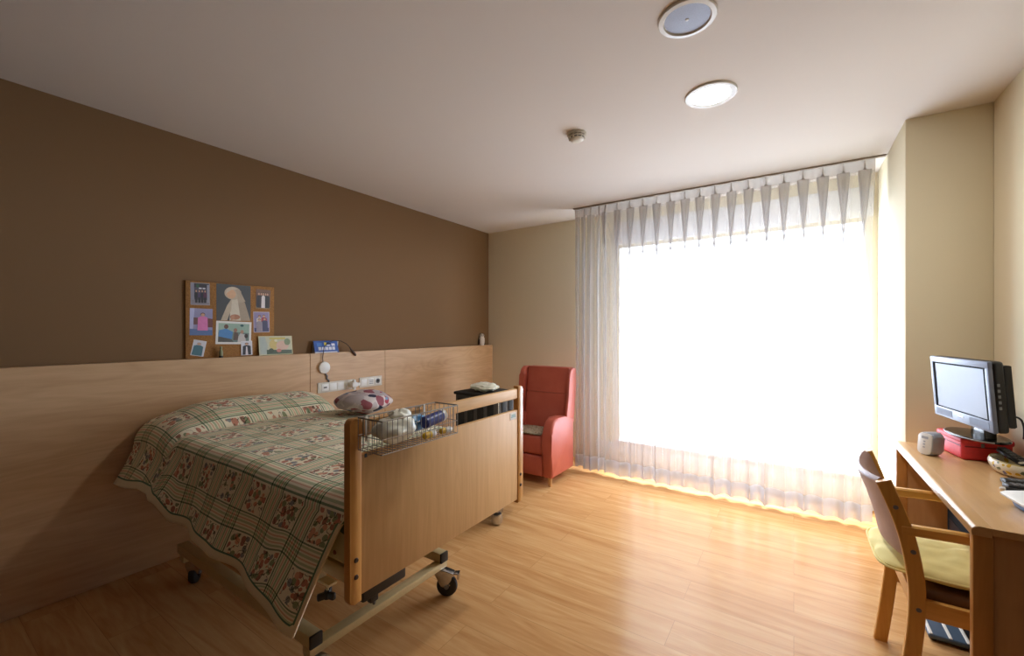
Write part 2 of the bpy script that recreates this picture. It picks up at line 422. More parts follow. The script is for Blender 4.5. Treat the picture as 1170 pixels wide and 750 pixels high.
struct('trim_6', B().box((WX0 - .25, YB - .012, .0), (PX - .002, YB, WZ0 - .032), .003), M['white'])     # added white panel under the window, brightens the lower curtain
# window: frame, mullion, panes, sill
win = bpy.data.objects.new('window_1', None); COL.objects.link(win); win['kind'] = 'structure'; win.location = (0, 0, 0)
fy0, fy1 = YB + .22, YB + .28
mulx = -.61
fr = B()
fr.box((WX0, fy0, WZ0), (WX0 + .03, fy1, WZ1), .004); fr.box((WX1 - .03, fy0, WZ0), (WX1, fy1, WZ1), .004)
fr.box((WX0 + .0305, fy0, WZ0), (WX1 - .0305, fy1, WZ0 + .03), .004); fr.box((WX0 + .0305, fy0, WZ1 - .03), (WX1 - .0305, fy1, WZ1), .004)
fr.build('window_frame', M['alu'], win)
B().box((mulx - .014, fy0, WZ0 + .0305), (mulx + .014, fy1, WZ1 - .0305), .004).build('window_mullion', M['alu'], win)
for a, b in ((WX0 + .03, mulx - .014), (mulx + .014, WX1 - .03)):
    B().box((a, fy0 + .026, WZ0 + .03), (b, fy0 + .034, WZ1 - .03)).build('window_pane', M['glass'], win)
B().box((WX0 - .02, YB - .03, WZ0 - .03), (WX1 + .02, fy0, WZ0 + .002), .006).build('window_sill', M['alu'], win)
struct('trim_1', B().box((WX0 - .05, YB - .02, WZ1 + .03), (WX1 + .05, YB, 2.50), .006), M['white'])     # shutter box cover over the window

# wall cladding panels (headboard panelling) along the left wall
PXF, PT = -3.118, 1.206
seams = [YF, 1.866, 2.587, YB]
for i in range(3):
    g0 = 0.0 if i == 0 else .0012; g1 = 0.0 if i == 2 else .0012
    struct('trim_%d' % (i + 2), B().box((XL, seams[i] + g0, 0.004), (PXF, seams[i + 1] - g1, PT), .0015, 1), M['panel'])

# ------------------------------------------------------------------ ceiling fittings
T = Thing('ceiling_speaker', 'round ceiling loudspeaker with grey-blue grille and white rim', 'speaker', (-.345, 1.745, H))
T.part('rim', B().lathe([(.082, 0), (.105, 0), (.108, -.004), (.104, -.010), (.088, -.012), (.083, -.006), (.082, 0)], 48, mat=Matrix.Translation(T.loc)), M['plastic'])
T.part('grille', B().lathe([(.0, -.009), (.05, -.0085), (.083, -.006), (.083, 0)], 48, mat=Matrix.Translation(T.loc)), M['grille'])
T.part('badge', B().lathe([(.0, -.0115), (.006, -.0112), (.007, -.009)], 16, mat=Matrix.Translation(T.loc)), M['plastic'])
T = Thing('ceiling_downlight', 'lit round recessed downlight with white ring and glowing diffuser', 'ceiling light', (-.356, 2.381, H))
T.part('ring', B().lathe([(.091, 0), (.121, 0), (.124, -.004), (.120, -.009), (.098, -.011), (.091, -.007), (.091, 0)], 48, mat=Matrix.Translation(T.loc)), M['plastic'])
T.part('diffuser', B().lathe([(.0, -.008), (.07, -.007), (.092, -.006), (.092, -.001)], 48, mat=Matrix.Translation(T.loc)), M['lamp'])
T = Thing('smoke_detector', 'small white domed smoke detector on the ceiling', 'smoke detector', (-1.116, 2.40, H))
T.part('mounting_base', B().lathe([(.0, 0), (.060, 0), (.061, -.008), (.058, -.014), (.0, -.014)], 32, mat=Matrix.Translation(T.loc)), M['offwhite'])
T.part('vent_ring', B().lathe([(.0, -.014), (.046, -.014), (.046, -.032), (.0, -.032)], 32, mat=Matrix.Translation(T.loc)), M['greyplastic'])
d = B().lathe([(.052, -.020), (.054, -.022), (.054, -.026), (.050, -.028), (.050, -.020)], 32, mat=Matrix.Translation(T.loc))
d.lathe([(.0, -.048), (.025, -.047), (.038, -.042), (.044, -.034), (.044, -.031), (.0, -.031)], 32, mat=Matrix.Translation(T.loc))
for k in range(12):
    a = 2 * PI * k / 12; d.box((-.004, -.003, -.034), (.004, .003, -.014), mat=Matrix.Translation(T.loc) @ Matrix.Rotation(a, 4, 'Z') @ Matrix.Translation((.049, 0, 0)))
T.part('cover', d, M['offwhite'])

# ------------------------------------------------------------------ curtain
CX0, CX1, CY, CZ0, CZ1 = -1.82, .475, 3.86, .030, 2.558
def curtain_pt(u, z, gather=None):
    """u 0..1 along the cloth"""
    # flat coordinate, denser gathers at both ends
    k = 21.0
    ph = u * k
    if u < .22: x = CX0 + (u / .22) * .34
    else:
        x = CX0 + .34 + (u - .22) / .78 * (CX1 - CX0 - .34)
    tz = max(0., min(1., (z - 1.85) / (2.5 - 1.85)))
    p_loc = .34 / (.22 * k) if u < .22 else (CX1 - CX0 - .34) / (.78 * k)
    q = p_loc / (2 * PI)
    fold = (.55 + 2.9 * tz ** 1.1) if u > .22 else 1.5
    if gather is not None and u > .22: fold = gather
    w = noise.noise(Vector((ph * .8, z * .5, 3.1))) * .9
    sh = noise.noise(Vector((ph * .22, z * .7, 9.0)))
    low = 1 - tz
    xx = x + q * fold * math.sin(2 * PI * ph + w * low * 1.2) + low * .02 * sh * min(1, u * 6) * min(1, (1 - u) * 6)
    irr = .35 + 1.1 * abs(noise.noise(Vector((ph * .43, 2.0, 7.0)))) * low + .65 * tz
    yy = CY + (.018 + .026 * low) * irr * math.cos(2 * PI * ph + w * low * 1.4) + low * .012 * noise.noise(Vector((ph * .5, z * .9, 5.0)))
    if u < .22: yy += .018 * math.sin(ph * 2.3)
    if u > .93: xx -= (u - .93) / .07 * .02 * low
    return Vector((xx, yy, z))
T = Thing('sheer_curtain', 'floor-length white sheer curtain with pinch pleats across the window', 'curtain', ((CX0 + CX1) / 2, CY, 0))
NU = 420
def band(z0, z1, nv): return lambda u, v: curtain_pt(u, z0 + (z1 - z0) * v)
def wavy(u): return .012 * math.sin(u * 37) + .008 * math.sin(u * 83 + 1)
T.part('cloth', B().grid(lambda u, v: curtain_pt(u, (CZ0 + .125) + (2.515 - CZ0 - .125) * v) , NU, 40), M['sheer'], smooth=180)
T.part('hem_band', B().grid(lambda u, v: curtain_pt(u, CZ0 + .008 * math.sin(u * 40) * (1 - v) + .125 * v), NU, 4), M['sheer_hem_daylit'], smooth=180)
def header_pt(u, v):
    p = curtain_pt(u, 2.515, 2.1 - 1.2 * min(1, v * 2.5)); z = 2.512 + (CZ1 + .028 - 2.512) * v
    xl = CX0 + (CX1 - CX0) * u
    p.y = CY + (p.y - CY) * (1 - .5 * v) - .004
    p.z = z; return p
T.part('header_tape', B().grid(header_pt, NU, 4), M['sheer_tape'], smooth=180)
o = B().box((CX0 - .01, CY - .012, H - .010), (.53, CY + .020, H), .002).build('curtain_rail', M['rail'])
tag(o, 'thin grey-brown curtain rail fixed to the ceiling', 'curtain rail')

# ------------------------------------------------------------------ bed
FX = -1.14                      # front face of the footboard
BY0, BY1 = .81, 1.81
bed = Thing('hospital_bed', 'adjustable wooden care bed on a wheeled cream metal frame', 'bed', (-2.1, 1.3, 0))
def rounded(y0, y1, z0, z1, r, n=6, corners=(1, 1, 1, 1)):
    pts = []
    for (cy, cz, a0, on) in ((y1 - r, z1 - r, 0, corners[0]), (y0 + r, z1 - r, PI / 2, corners[1]), (y0 + r, z0 + r, PI, corners[2]), (y1 - r, z0 + r, 1.5 * PI, corners[3])):
        if on:
            for k in range(n + 1):
                a = a0 + PI / 2 * k / n; pts.append((cy + r * math.cos(a), cz + r * math.sin(a)))
        else:
            sx = 1 if a0 in (0, 1.5 * PI) else -1; sz = 1 if a0 in (0, PI / 2) else -1
            pts.append((cy + r * sx, cz + r * sz))
    return pts
for (a, b, cr) in ((BY0, BY0 + .044, (0, 1, 1, 0)), (BY1 - .044, BY1, (1, 0, 0, 1))):
    p = bed.part('footboard_post', B().prism(rounded(a, b, .528, 1.108, .016, 5, cr), FX - .028, FX + .002, 'X', .005, 2), M['edge'])
    for z in ((.613, .666)):
        s = B().lathe([(.0, .004), (.006, .004), (.008, .0)], 14, mat=Matrix.Translation((FX + .002, (a + b) / 2, z)) @ Matrix.Rotation(PI / 2, 4, 'Y'))
        bed.part('bolt', s, M['dkbrown'], p)
bed.part('footboard_rail', B().box((FX - .025, BY0 + .044, 1.046), (FX - .001, BY1 - .044, 1.096), .006), M['bedwood_y'])
fp = bed.part('footboard_panel', B().box((FX - .022, BY0 + .044, .546), (FX - .002, BY1 - .044, .991), .002), M['bedwood'])
st = B().box((FX - .002, 1.700, .950), (FX - .0008, 1.752, .983), m=M['paper'])
for k, (a, b, z) in enumerate(((1.712, 1.742, .968), (1.708, 1.745, .960))):
    st.box((FX - .0008, a, z), (FX - .0004, b, z + .005), m=flat((120, 170, 170)))
bed.part('sticker', st, None, fp)
mk = B().box((FX - .002, .866, .978), (FX - .0008, .876, .990), m=M['black'])
for k in range(5): mk.box((FX - .002, .880 + k * .007, .981), (FX - .0012, .885 + k * .007, .988), m=flat((120, 96, 70)))
bed.part('maker_mark', mk, None, fp)
# same board at the head end (behind the bolster)
bed.part('headboard', B().box((-3.114, BY0 + .08, .60), (-3.10, BY1 - .05, .79), .004), M['bedwood'])
# mattress platform
for y in (.875, 1.745):
    bed.part('side_rail', B().box((-3.06, y - .018, .548), (FX - .03, y + .018, .602), .006), M['cream_metal'])
for x in (-2.95, -2.45, -1.95, -1.55, -1.20): bed.part('cross_rail', B().box((x - .02, .893, .555), (x + .02, 1.727, .595), .004), M['cream_metal'])
cl = bed.part('clamp_bracket', B().prism([(-1.40, .548), (-1.40, .500), (-1.33, .500), (-1.33, .508), (-1.392, .508), (-1.392, .548)], .862, .895, 'Y'), M['cream_metal'])
bed.part('clamp_screw', B().tube([(-1.362, .878, .502), (-1.362, .878, .455)], .0045), M['cream_metal'], cl)
kn = B()
for a in (0.2, 0.2 + 2.1, 0.2 + 4.2):
    kn.box((0, -.008, -.012), (.034, .008, .012), .005, mat=Matrix.Translation((-1.362, .878, .458)) @ Matrix.Rotation(a, 4, 'Z'))
kn.lathe([(0, .474), (.010, .474), (.012, .468), (.012, .446), (.0, .446)], 12, mat=Matrix.Translation((-1.362, .878, 0)))
bed.part('clamp_knob', kn, M['black'], cl)
# wheeled base
for y in (.93, 1.64):
    p = bed.part('base_tube', B().box((-2.78, y - .025, .180), (-1.522, y + .025, .228), .003), M['cream_metal'])
    bed.part('end_cap', B().box((-1.522, y - .026, .179), (-1.510, y + .026, .229), .004), M['black'], p)
for x in (-1.54, -2.72):
    bed.part('base_crossbar', B().box((x - .025, .905, .147), (x + .025, 1.665, .1795), .003), M['cream_metal'])
for y in (1.02, 1.54):
    p = bed.part('lift_arm', B().bar([(-2.45, y, .20), (-1.85, y, .57)], .03, .045), M['cream_metal'])
    bed.part('lift_arm', B().bar([(-1.80, y + .035, .20), (-2.42, y + .035, .57)], .03, .045), M['cream_metal'])
mb = B().box((-1.50, 1.055, .315), (-1.40, 1.275, .43), .008)
mb.tube([(-1.45, 1.16, .36), (-1.85, 1.16, .42)], .028, 14)
bed.part('lift_motor', mb, M['black'])
bed.part('cable_plug', B().box((-1.432, 1.095, .290), (-1.405, 1.135, .330), .006), M['black'])
bed.part('motor_cable', B().tube(smooth_path([(-1.42, 1.115, .300), (-1.425, 1.125, .272), (-1.45, 1.15, .262), (-1.48, 1.18, .272), (-1.50, 1.20, .31)]), .0055, 8), M['black'])
def castor(x, y, rot):
    m0 = Matrix.Translation((x, y, 0)) @ Matrix.Rotation(rot, 4, 'Z') @ Matrix.Scale(1.09, 4)
    fk = B()
    fk.prism([(-.028, .135), (-.032, .112), (.0, .052), (.022, .040), (.034, .052), (.046, .085), (.06, .098), (.062, .112), (.03, .125)], -.021, .021, 'Y', .005, 2, mat=m0)
    p = bed.part('castor_fork', fk, M['chrome'])
    w = B().lathe([(.018, -.016), (.036, -.016), (.047, -.012), (.05, -.005), (.05, .005), (.047, .012), (.036, .016), (.018, .016)], 32,
                  mat=m0 @ Matrix.Translation((.028, -.0, .05)) @ Matrix.Rotation(PI / 2, 4, 'X') @ Matrix.Scale(1.02, 4, (0, 0, 1)))
    bed.part('castor_wheel', w, M['rubber'], p)
    hbm = B().lathe([(0, -.0245), (.009, -.0245), (.011, -.022), (.011, .022), (.009, .0245), (0, .0245)], 20, mat=m0 @ Matrix.Translation((.028, 0, .05)) @ Matrix.Rotation(PI / 2, 4, 'X'))
    bed.part('castor_hub', hbm, M['greyplastic'], p)
    pd = B().box((.045, -.016, .104), (.088, .016, .112), .003, mat=m0); pd.box((.078, -.018, .084), (.088, .018, .112), .003, mat=m0)
    bed.part('brake_pedal', pd, M['chrome'], p)
    bed.part('castor_stem', B().tube([m0 @ Vector((0, 0, .12)), m0 @ Vector((0, 0, .14))], .012, 12), M['chrome'], p)
castor(-1.535, 1.64, .55); castor(-1.535, .935, .4); castor(-2.72, .955, 2.4); castor(-2.72, 1.62, 2.8)
bed.part('mattress', B().box((-3.06, .878, .604), (FX - .035, 1.77, .798), .045, 4), M['mattress'])

bed.part('sheet_corner', B().box((-1.34, .840, .622), (FX - .036, .874, .775), .012, 3), M['mattress'])
# pillow under the bedspread is one bulge of the spread; the spread is a cloth of its own
def lerp_tab(x, tab):
    if x <= tab[0][0]: return tab[0][1]
    for (a, va), (b, vb) in zip(tab, tab[1:]):
        if x <= b:
            t = (x - a) / (b - a); t = t * t * (3 - 2 * t); return va + (vb - va) * t
    return tab[-1][1]
HEM = [(-3.10, .545), (-2.72, .572), (-2.52, .57), (-2.40, .495), (-1.94, .465), (-1.52, .41), (-1.385, .362)]
XH = -3.092
ND, NC, NTOP = 26, 8, 30
def top_z(x, y):
    b = 0.0
    if x < -2.63:
        t = (x + 3.12) / (.49); t = max(0, min(1, t)); b = .105 * (math.sin(PI * min(1, t * .92 + .08)) ** .55)
        if y < 1.12: q = max(0, min(1, (y - .80) / .32)); b *= .12 + .88 * q * q * (3 - 2 * q)
        elif y > 1.68: b *= 1 - .5 * (y - 1.68) / .12
    cre = -.012 * math.exp(-((x + 2.62) / .02) ** 2)
    crown = .012 * (1 - ((y - 1.3) / .5) ** 2)
    und = .006 * noise.noise(Vector((x * 3, y * 3, 1)))
    return .838 + crown + b + cre + und
def section(x, t):
    """list of (y,z) from left hem to right hem for bed position x"""
    yl, yr = .825, 1.795; rc = .055
    pw = max(0, min(1, (-2.52 - x) / .16)); pw = pw * pw * (3 - 2 * pw)
    rc += .085 * pw; yl -= .012 * pw
    pts = []
    zt = top_z(x, yl + rc); zh = lerp_tab(x, HEM)
    flare = .055 + .03 * max(0, min(1, (-2.45 - x) / .2))
    for k in range(ND):
        s = k / ND; z = zh + (zt - rc - zh) * s
        f = 1 - s
        y = yl - flare * f ** 1.3
        y += f * (.014 * math.sin(x * 11 + .6) + .006 * math.sin(x * 23 + 2)) * min(1, (x + 3.12) * 4)
        y -= f * .035 * math.exp(-((x + 2.46) / .09) ** 2)
        y += .02 * f * math.exp(-((x + 2.63) / .07) ** 2)
        pts.append((y, z))
    for k in range(NC):
        a = PI - PI / 2 * k / NC; pts.append((yl + rc + rc * math.cos(a), zt - rc + rc * math.sin(a)))
    for k in range(NTOP + 1):
        y = yl + rc + (yr - yl - 2 * rc) * k / NTOP; pts.append((y, top_z(x, y)))
    zt = top_z(x, yr - rc)
    for k in range(1, NC + 1):
        a = PI / 2 - PI / 2 * k / NC; pts.append((yr - rc + rc * math.cos(a), zt - rc + rc * math.sin(a)))
    zr = .56
    for k in range(1, 13):
        s = k / 12; pts.append((yr + .012 * s + .006 * math.sin(x * 17) * s, zt - rc + (zr - zt + rc) * s))
    return pts
NX = 120
t_ = bmesh.new(); uvl = t_.loops.layers.uv.new('UVMap'); hl = t_.verts.layers.float.new('hem')
rows = []; uvs = {}
for i in range(NX + 1):
    t = i / NX; row = []
    xe_top = FX - .034; xe_bot = -1.385
    x_ref = XH + t * (xe_top - XH)
    sec = section(min(x_ref, -1.18), t)
    # arc length measured from the left top edge
    acc = [0.0]
    for a, b in zip(sec, sec[1:]): acc.append(acc[-1] + math.hypot(b[0] - a[0], b[1] - a[1]))
    off = acc[ND]
    for j, (y, z) in enumerate(sec):
        f = max(0, 1 - j / ND)
        xe = xe_top + (xe_bot - xe_top) * f ** .8
        x = XH + t * (xe - XH)
        if j < ND:      # drape keeps the hem height of its own place
            zt = sec[ND][1]; zh = lerp_tab(x, HEM); z = zh + (zt - zh) * j / ND
        v = t_.verts.new((x, y, z))
        v[hl] = min(acc[j] if j < ND + 4 else 1, (1 - t) * 1.9 + .02 if j < ND else 1)
        uvs[v] = (x_ref + 4.0, acc[j] - off + .33)
        row.append(v)
    rows.append(row)
for A, C in zip(rows, rows[1:]):
    for j in range(len(A) - 1):
        f = t_.faces.new((A[j], A[j + 1], C[j + 1], C[j])); f.smooth = True
        for lp in f.loops: lp[uvl].uv = uvs[lp.vert]
bmesh.ops.recalc_face_normals(t_, faces=list(t_.faces))
me = bpy.data.meshes.new('bedspread'); t_.to_mesh(me); t_.free(); me.materials.append(M['quilt'])
spread = bpy.data.objects.new('bedspread', me); COL.objects.link(spread)
sm = spread.modifiers.new('thickness', 'SOLIDIFY'); sm.thickness = .009; sm.offset = 1
tag(spread, 'green and cream plaid bedspread with floral squares draped over the bed', 'bedspread')

# floral pillow at the far edge of the bed
pm = Matrix.Rotation(.18, 4, 'X') @ Matrix.Rotation(.3, 4, 'Z')
o = B().puff((-2.30, 1.745, .928), (.30, .40, .135), 2.5, 22, mat=Matrix.Rotation(.35, 4, 'Z') @ Matrix.Rotation(-.10, 4, 'X'), amp=.02, freq=1.7, seed=4).build('pillow', M['pillow'], loc=(-2.30, 1.745, .852))
tag(o, 'small floral pillow in white, red and blue lying on the bed', 'pillow')

# wire basket on the footboard
bx0, bx1, by0, by1, bz0, bz1 = FX + .008, FX + .120, .835, 1.175, 1.012, 1.112
T = Thing('wire_basket', 'silver wire basket hooked over the top rail of the footboard', 'basket', ((bx0 + bx1) / 2, (by0 + by1) / 2, bz0))
rm = B().tube([(bx0, by0, bz1), (bx1, by0, bz1), (bx1, by1, bz1), (bx0, by1, bz1)], .0024, 8, closed=True)
T.part('rim', rm, M['steel'])
g = B(); wr = .0012
for k in range(18):
    y = by0 + (by1 - by0) * k / 17
    g.tube([(bx0, y, bz1), (bx0, y, bz0), (bx1, y, bz0), (bx1, y, bz1)], wr, 6)
for k in range(1, 5):
    x = bx0 + (bx1 - bx0) * k / 5
    g.tube([(x, by0, bz1), (x, by0, bz0), (x, by1, bz0), (x, by1, bz1)], wr, 6)
z = bz0 + .045
g.tube([(bx0, by0, z), (bx1, by0, z), (bx1, by1, z), (bx0, by1, z)], wr, 6, closed=True)
g.tube([(bx0, by0, bz0), (bx1, by0, bz0), (bx1, by1, bz0), (bx0, by1, bz0)], wr * 1.3, 6, closed=True)
T.part('wire_mesh', g, M['steel'])
for y in (.862, .985, 1.115):
    T.part('hook', B().bar([(bx0 + .004, y, bz0 + .02), (bx0 + .003, y, 1.114), (FX - .013, y, 1.1015), (FX - .030, y, 1.098), (FX - .031, y, 1.07)], .009, .004, up=(1, 0, .3)), M['plastic'])
bxm = (bx0 + bx1) / 2
o = B().puff((bxm - .002, .935, 1.066), (.082, .156, .082), 2.6, 26, amp=.010, freq=1.9, seed=2)
o.puff((bxm, .955, 1.100), (.05, .085, .052), 2.2, 14, amp=.010, freq=2, seed=8)
tag(o.build('plastic_bag', M['bag'], loc=(bxm, .93, bz0)), 'crumpled white plastic bag at the left end of the wire basket', 'plastic bag')
def tubeobj(name, label, cat, p0, p1, r, m_body, m_end, end=.018, part='cap'):
    p0 = Vector(p0); p1 = Vector(p1); d = (p1 - p0).normalized(); T = Thing(name, label, cat, p0)
    T.part('body', B().tube([p0, p0 + d * .004, p1 - d * end], [r * .8, r, r], 18), m_body)
    T.part(part, B().tube([p1 - d * end, p1 - d * .003, p1], [r * .98, r * .98, r * .7], 18), m_end)
    return T
tubeobj('tissue_roll', 'navy wrapped roll with a white end lying in the wire basket', 'roll', (bxm + .008, 1.052, 1.063), (bxm + .005, 1.158, 1.076), .021, M['dkblue'], M['plastic'])
T = Thing('wipes_packet', 'light blue and white soft packet beside the bag in the wire basket', 'packet', (bxm - .03, 1.05, bz0))
T.part('pouch', B().puff((bxm - .028, 1.055, 1.060), (.030, .095, .055), 3, 14, amp=.005, freq=3), M['ltblue'])
T.part('label_strip', B().puff((bxm - .028, 1.055, 1.066), (.0315, .093, .012), 3, 12), M['plastic'])
tubeobj('small_bottle', 'small clear bottle with a yellow cap near the middle of the wire basket', 'bottle', (bxm + .032, 1.083, 1.026), (bxm + .032, 1.030, 1.025), .0115, M['offwhite'], M['yellow_cap'], .032)
tubeobj('small_bottle', 'small white and yellow tube at the right end of the wire basket', 'bottle', (bxm + .034, 1.163, 1.026), (bxm + .030, 1.112, 1.025), .0105, M['offwhite'], M['yellow_cap'], .022)

# ------------------------------------------------------------------ cork board and prints on the left wall
o = B().box((XL, 1.075, PT), (XL + .014, 1.617, 1.70), .002).build('cork_board', M['cork'])
tag(o, 'frameless cork pin board standing on the panel ledge against brown wall', 'cork board')
PXW = XL + .0136
def ell(cu, cv, ru, rv, n=18, a0=0.0, a1=2 * PI): return [(cu + ru * math.cos(a0 + (a1 - a0) * k / n), cv + rv * math.sin(a0 + (a1 - a0) * k / n)) for k in range(n + (0 if a1 - a0 > 6 else 1))]
def person(cu, base, h, w, shirt, skin=(206, 160, 134), hair=(60, 44, 36), legs=None):
    """simple figure in print space"""
    out = []
    if legs: out.append(([(cu - w * .32, base), (cu + w * .32, base), (cu + w * .34, base + h * .45), (cu - w * .34, base + h * .45)], legs))
    b0 = base + (h * .4 if legs else 0)
    out.append(([(cu - w * .5, b0), (cu + w * .5, b0), (cu + w * .46, base + h * .72), (cu + w * .2, base + h * .8), (cu - w * .2, base + h * .8), (cu - w * .46, base + h * .72)], shirt))
    out.append((ell(cu, base + h * .91, w * .22, h * .1), hair))
    out.append((ell(cu, base + h * .885, w * .18, h * .085), skin))
    return out
def print_(name, label, cat, y0, z0, y1, z1, bg, shapes, border=0.0, bcol=(226, 224, 220), tilt=0.0, x=PXW, lean=0.0, group=None):
    w, h = y1 - y0, z1 - z0
    cy, cz = (y0 + y1) / 2, (z0 + z1) / 2
    b = B(); t = .0012
    b.box((0, -w / 2, -h / 2), (t, w / 2, h / 2), m=flat(bcol if border else bg))
    if border: b.box((t, -w / 2 + border, -h / 2 + border), (t + .0003, w / 2 - border, h / 2 - border), m=flat(bg))
    W, Hh = w - 2 * border, h - 2 * border
    for k, (poly, c) in enumerate(shapes):
        d = t + .0004 + .00012 * k
        pp = [(max(0, min(1, u)), max(0, min(1, v))) for u, v in poly]
        b.prism([((u - .5) * W, (v - .5) * Hh) for u, v in pp], d - .0001, d, 'X', m=flat(c))
    o = b.build(name, None); o.location = (x, cy, cz); o.rotation_euler = (tilt, lean, 0)
    return tag(o, label, cat, group)
G_ = 'photographs pinned on the cork board'
sh = [([(0, .82), (1, .82), (1, 1), (0, 1)], (50, 46, 54)), ([(0, 0), (1, 0), (1, .22), (0, .22)], (132, 126, 136)), ([(.42, .74), (.58, .74), (.58, .80), (.42, .80)], (226, 226, 230)), ([(.64, .74), (.78, .74), (.78, .80), (.64, .80)], (220, 220, 226)), ([(.28, .8), (.44, .8), (.44, .95), (.28, .95)], (40, 84, 62)), ([(0, .2), (.16, .2), (.16, 1), (0, 1)], (138, 136, 154)), ([(.88, .1), (1, .1), (1, .95), (.88, .95)], (150, 150, 164))]
for u, c, w_ in ((.27, (30, 30, 40), .2), (.44, (70, 52, 92), .2), (.60, (28, 30, 50), .2), (.76, (86, 40, 72), .2)): sh += person(u, .08, .62, w_, c, legs=(34, 32, 44))
print_('photo_print', 'photo of four dark-dressed people at the top left of the cork board', 'photo', 1.100, 1.548, 1.206, 1.690, (78, 72, 88), sh, .004, (150, 148, 156), .01, group=G_)
sh = [([(0, 0), (.12, 0), (.2, 1), (0, 1)], (176, 180, 214)), ([(0, 0), (1, 0), (1, .2), (0, .24)], (86, 112, 160)), ([(.62, .3), (1, .3), (1, .62), (.62, .66)], (110, 58, 56)), ([(.16, .4), (.34, .4), (.34, .66), (.16, .66)], (96, 66, 66))]
sh += person(.56, .18, .66, .46, (214, 120, 176), hair=(96, 60, 46))
print_('photo_print', 'photo of a person in a pink shirt at the left of the cork board', 'photo', 1.096, 1.354, 1.222, 1.526, (142, 140, 176), sh, 0, tilt=-.01, group=G_)
sh = [([(.36, .0), (.44, .62), (.60, .62), (.72, 0)], (206, 196, 176)),                                             # pale robe
      ([(.12, 0), (.30, .42), (.44, .62), (.42, .30), (.30, 0)], (188, 172, 148)), ([(.60, .62), (.82, .52), (.98, .04), (.98, 0), (.70, 0)], (168, 150, 128)),
      (ell(.47, .76, .25, .18), (190, 172, 148)), ([(.52, .92), (.68, .84), (.84, .54), (.62, .50), (.60, .70)], (178, 160, 138)),
      (ell(.42, .735, .135, .125), (212, 168, 132)), ([(.24, .70), (.30, .88), (.46, .94), (.60, .88), (.42, .85), (.32, .78)], (204, 188, 164)),
      (ell(.53, .10, .15, .075), (176, 122, 92)), ([(.40, .0), (.52, .04), (.5, .16), (.42, .12)], (190, 138, 106))]
print_('poster_print', 'tall dark print of a veiled figure in the middle of the cork board', 'print', 1.244, 1.452, 1.455, 1.696, (62, 66, 70), sh, 0, group=None)
sh = [([(0, .5), (.5, .55), (1, .5), (1, 1), (0, 1)], (150, 176, 160)), ([(0, .1), (.42, .05), (.46, .55), (.24, .72), (.02, .62)], (70, 130, 188)), (ell(.24, .82, .07, .12), (96, 66, 52)),
      ([(.0, 0), (.5, 0), (.42, .16), (0, .3)], (84, 84, 78)), ([(.48, .1), (.66, .12), (.62, .5), (.5, .56)], (96, 78, 70)), (ell(.54, .64, .06, .11), (150, 104, 84)),
      ([(.62, 0), (.9, 0), (.86, .42), (.7, .48), (.64, .3)], (196, 190, 186)), (ell(.76, .56, .055, .1), (176, 134, 112)), (ell(.9, .34, .06, .12), (56, 46, 44)), (ell(.75, .9, .06, .06), (48, 92, 96))]
print_('photo_print', 'white-bordered photo of seated people in blue below the veiled figure print', 'photo', 1.240, 1.292, 1.458, 1.446, (108, 128, 120), sh, .014, tilt=-.03, x=PXW + .0022, group=G_)
sh = [([(0, 0), (1, 0), (1, .12), (0, .12)], (150, 120, 84)), ([(0, .7), (1, .7), (1, 1), (0, 1)], (120, 84, 66))]
for u, c, w_ in ((.2, (38, 34, 44), .3), (.8, (44, 38, 40), .3), (.36, (60, 44, 50), .26), (.66, (36, 32, 36), .26), (.5, (222, 214, 214), .26)): sh += person(u, .05, .8, w_, c)
print_('photo_print', 'photo of a couple in wedding dress at the top right of the cork board', 'photo', 1.490, 1.540, 1.588, 1.678, (104, 74, 60), sh, 0, tilt=-.02, group=G_)
sh = [([(0, 0), (1, 0), (1, .2), (0, .2)], (70, 66, 110))]
for u, b_, c in ((.36, .2, (214, 204, 196)), (.66, .22, (166, 46, 60)), (.7, .06, (54, 56, 92)), (.34, .02, (150, 138, 150))): sh += person(u, b_, .66, .42, c)
print_('photo_print', 'lilac photo of a small group above the leaning picture card', 'photo', 1.474, 1.372, 1.583, 1.518, (142, 130, 170), sh, .004, (196, 186, 204), .02, group=G_)
sh = person(.46, -.02, .9, .86, (72, 116, 128), hair=(168, 166, 164))
print_('photo_print', 'tilted portrait of a grey-haired person at the lower left of the cork board', 'photo', 1.108, 1.222, 1.180, 1.322, (206, 206, 212), sh, .003, (222, 222, 224), tilt=-.2, group=G_)
sh = person(.5, -.02, .92, .84, (44, 44, 56), hair=(46, 34, 30)); sh.insert(1, ([(.36, 0), (.62, 0), (.54, .62), (.44, .62)], (216, 210, 214)))
print_('photo_print', 'portrait of a person in a dark jacket under the white-bordered photo', 'photo', 1.392, 1.214, 1.464, 1.312, (214, 214, 220), sh, .003, (228, 228, 230), tilt=.03, x=PXW + .004, group=G_)
sh = [([(0, 0), (.2, 0), (.24, .5), (.16, 1), (0, 1)], (176, 186, 178)), (ell(.42, .55, .13, .3), (206, 186, 116)), (ell(.7, .48, .2, .28), (214, 178, 158)), ([(.2, 0), (1, 0), (1, .22), (.2, .26)], (74, 92, 70)), (ell(.34, .2, .08, .14), (62, 78, 58)),
      (ell(.58, .2, .08, .1), (196, 120, 110)), (ell(.86, .7, .1, .2), (122, 140, 104)), ([(.3, .86), (.8, .86), (.8, .95), (.3, .95)], (204, 190, 90)), (ell(.5, .78, .05, .07), (230, 222, 196))]
print_('picture_card', 'pale greetings card with a painted scene leaning right of the cork board', 'card', 1.502, PT + .001, 1.742, 1.345, (196, 196, 168), sh, .006, (206, 200, 160), x=XL + .030, lean=-.12)
T = Thing('figurine', 'tiny dark standing figurine on the ledge before the cork board', 'figurine', (XL + .038, 1.262, PT))
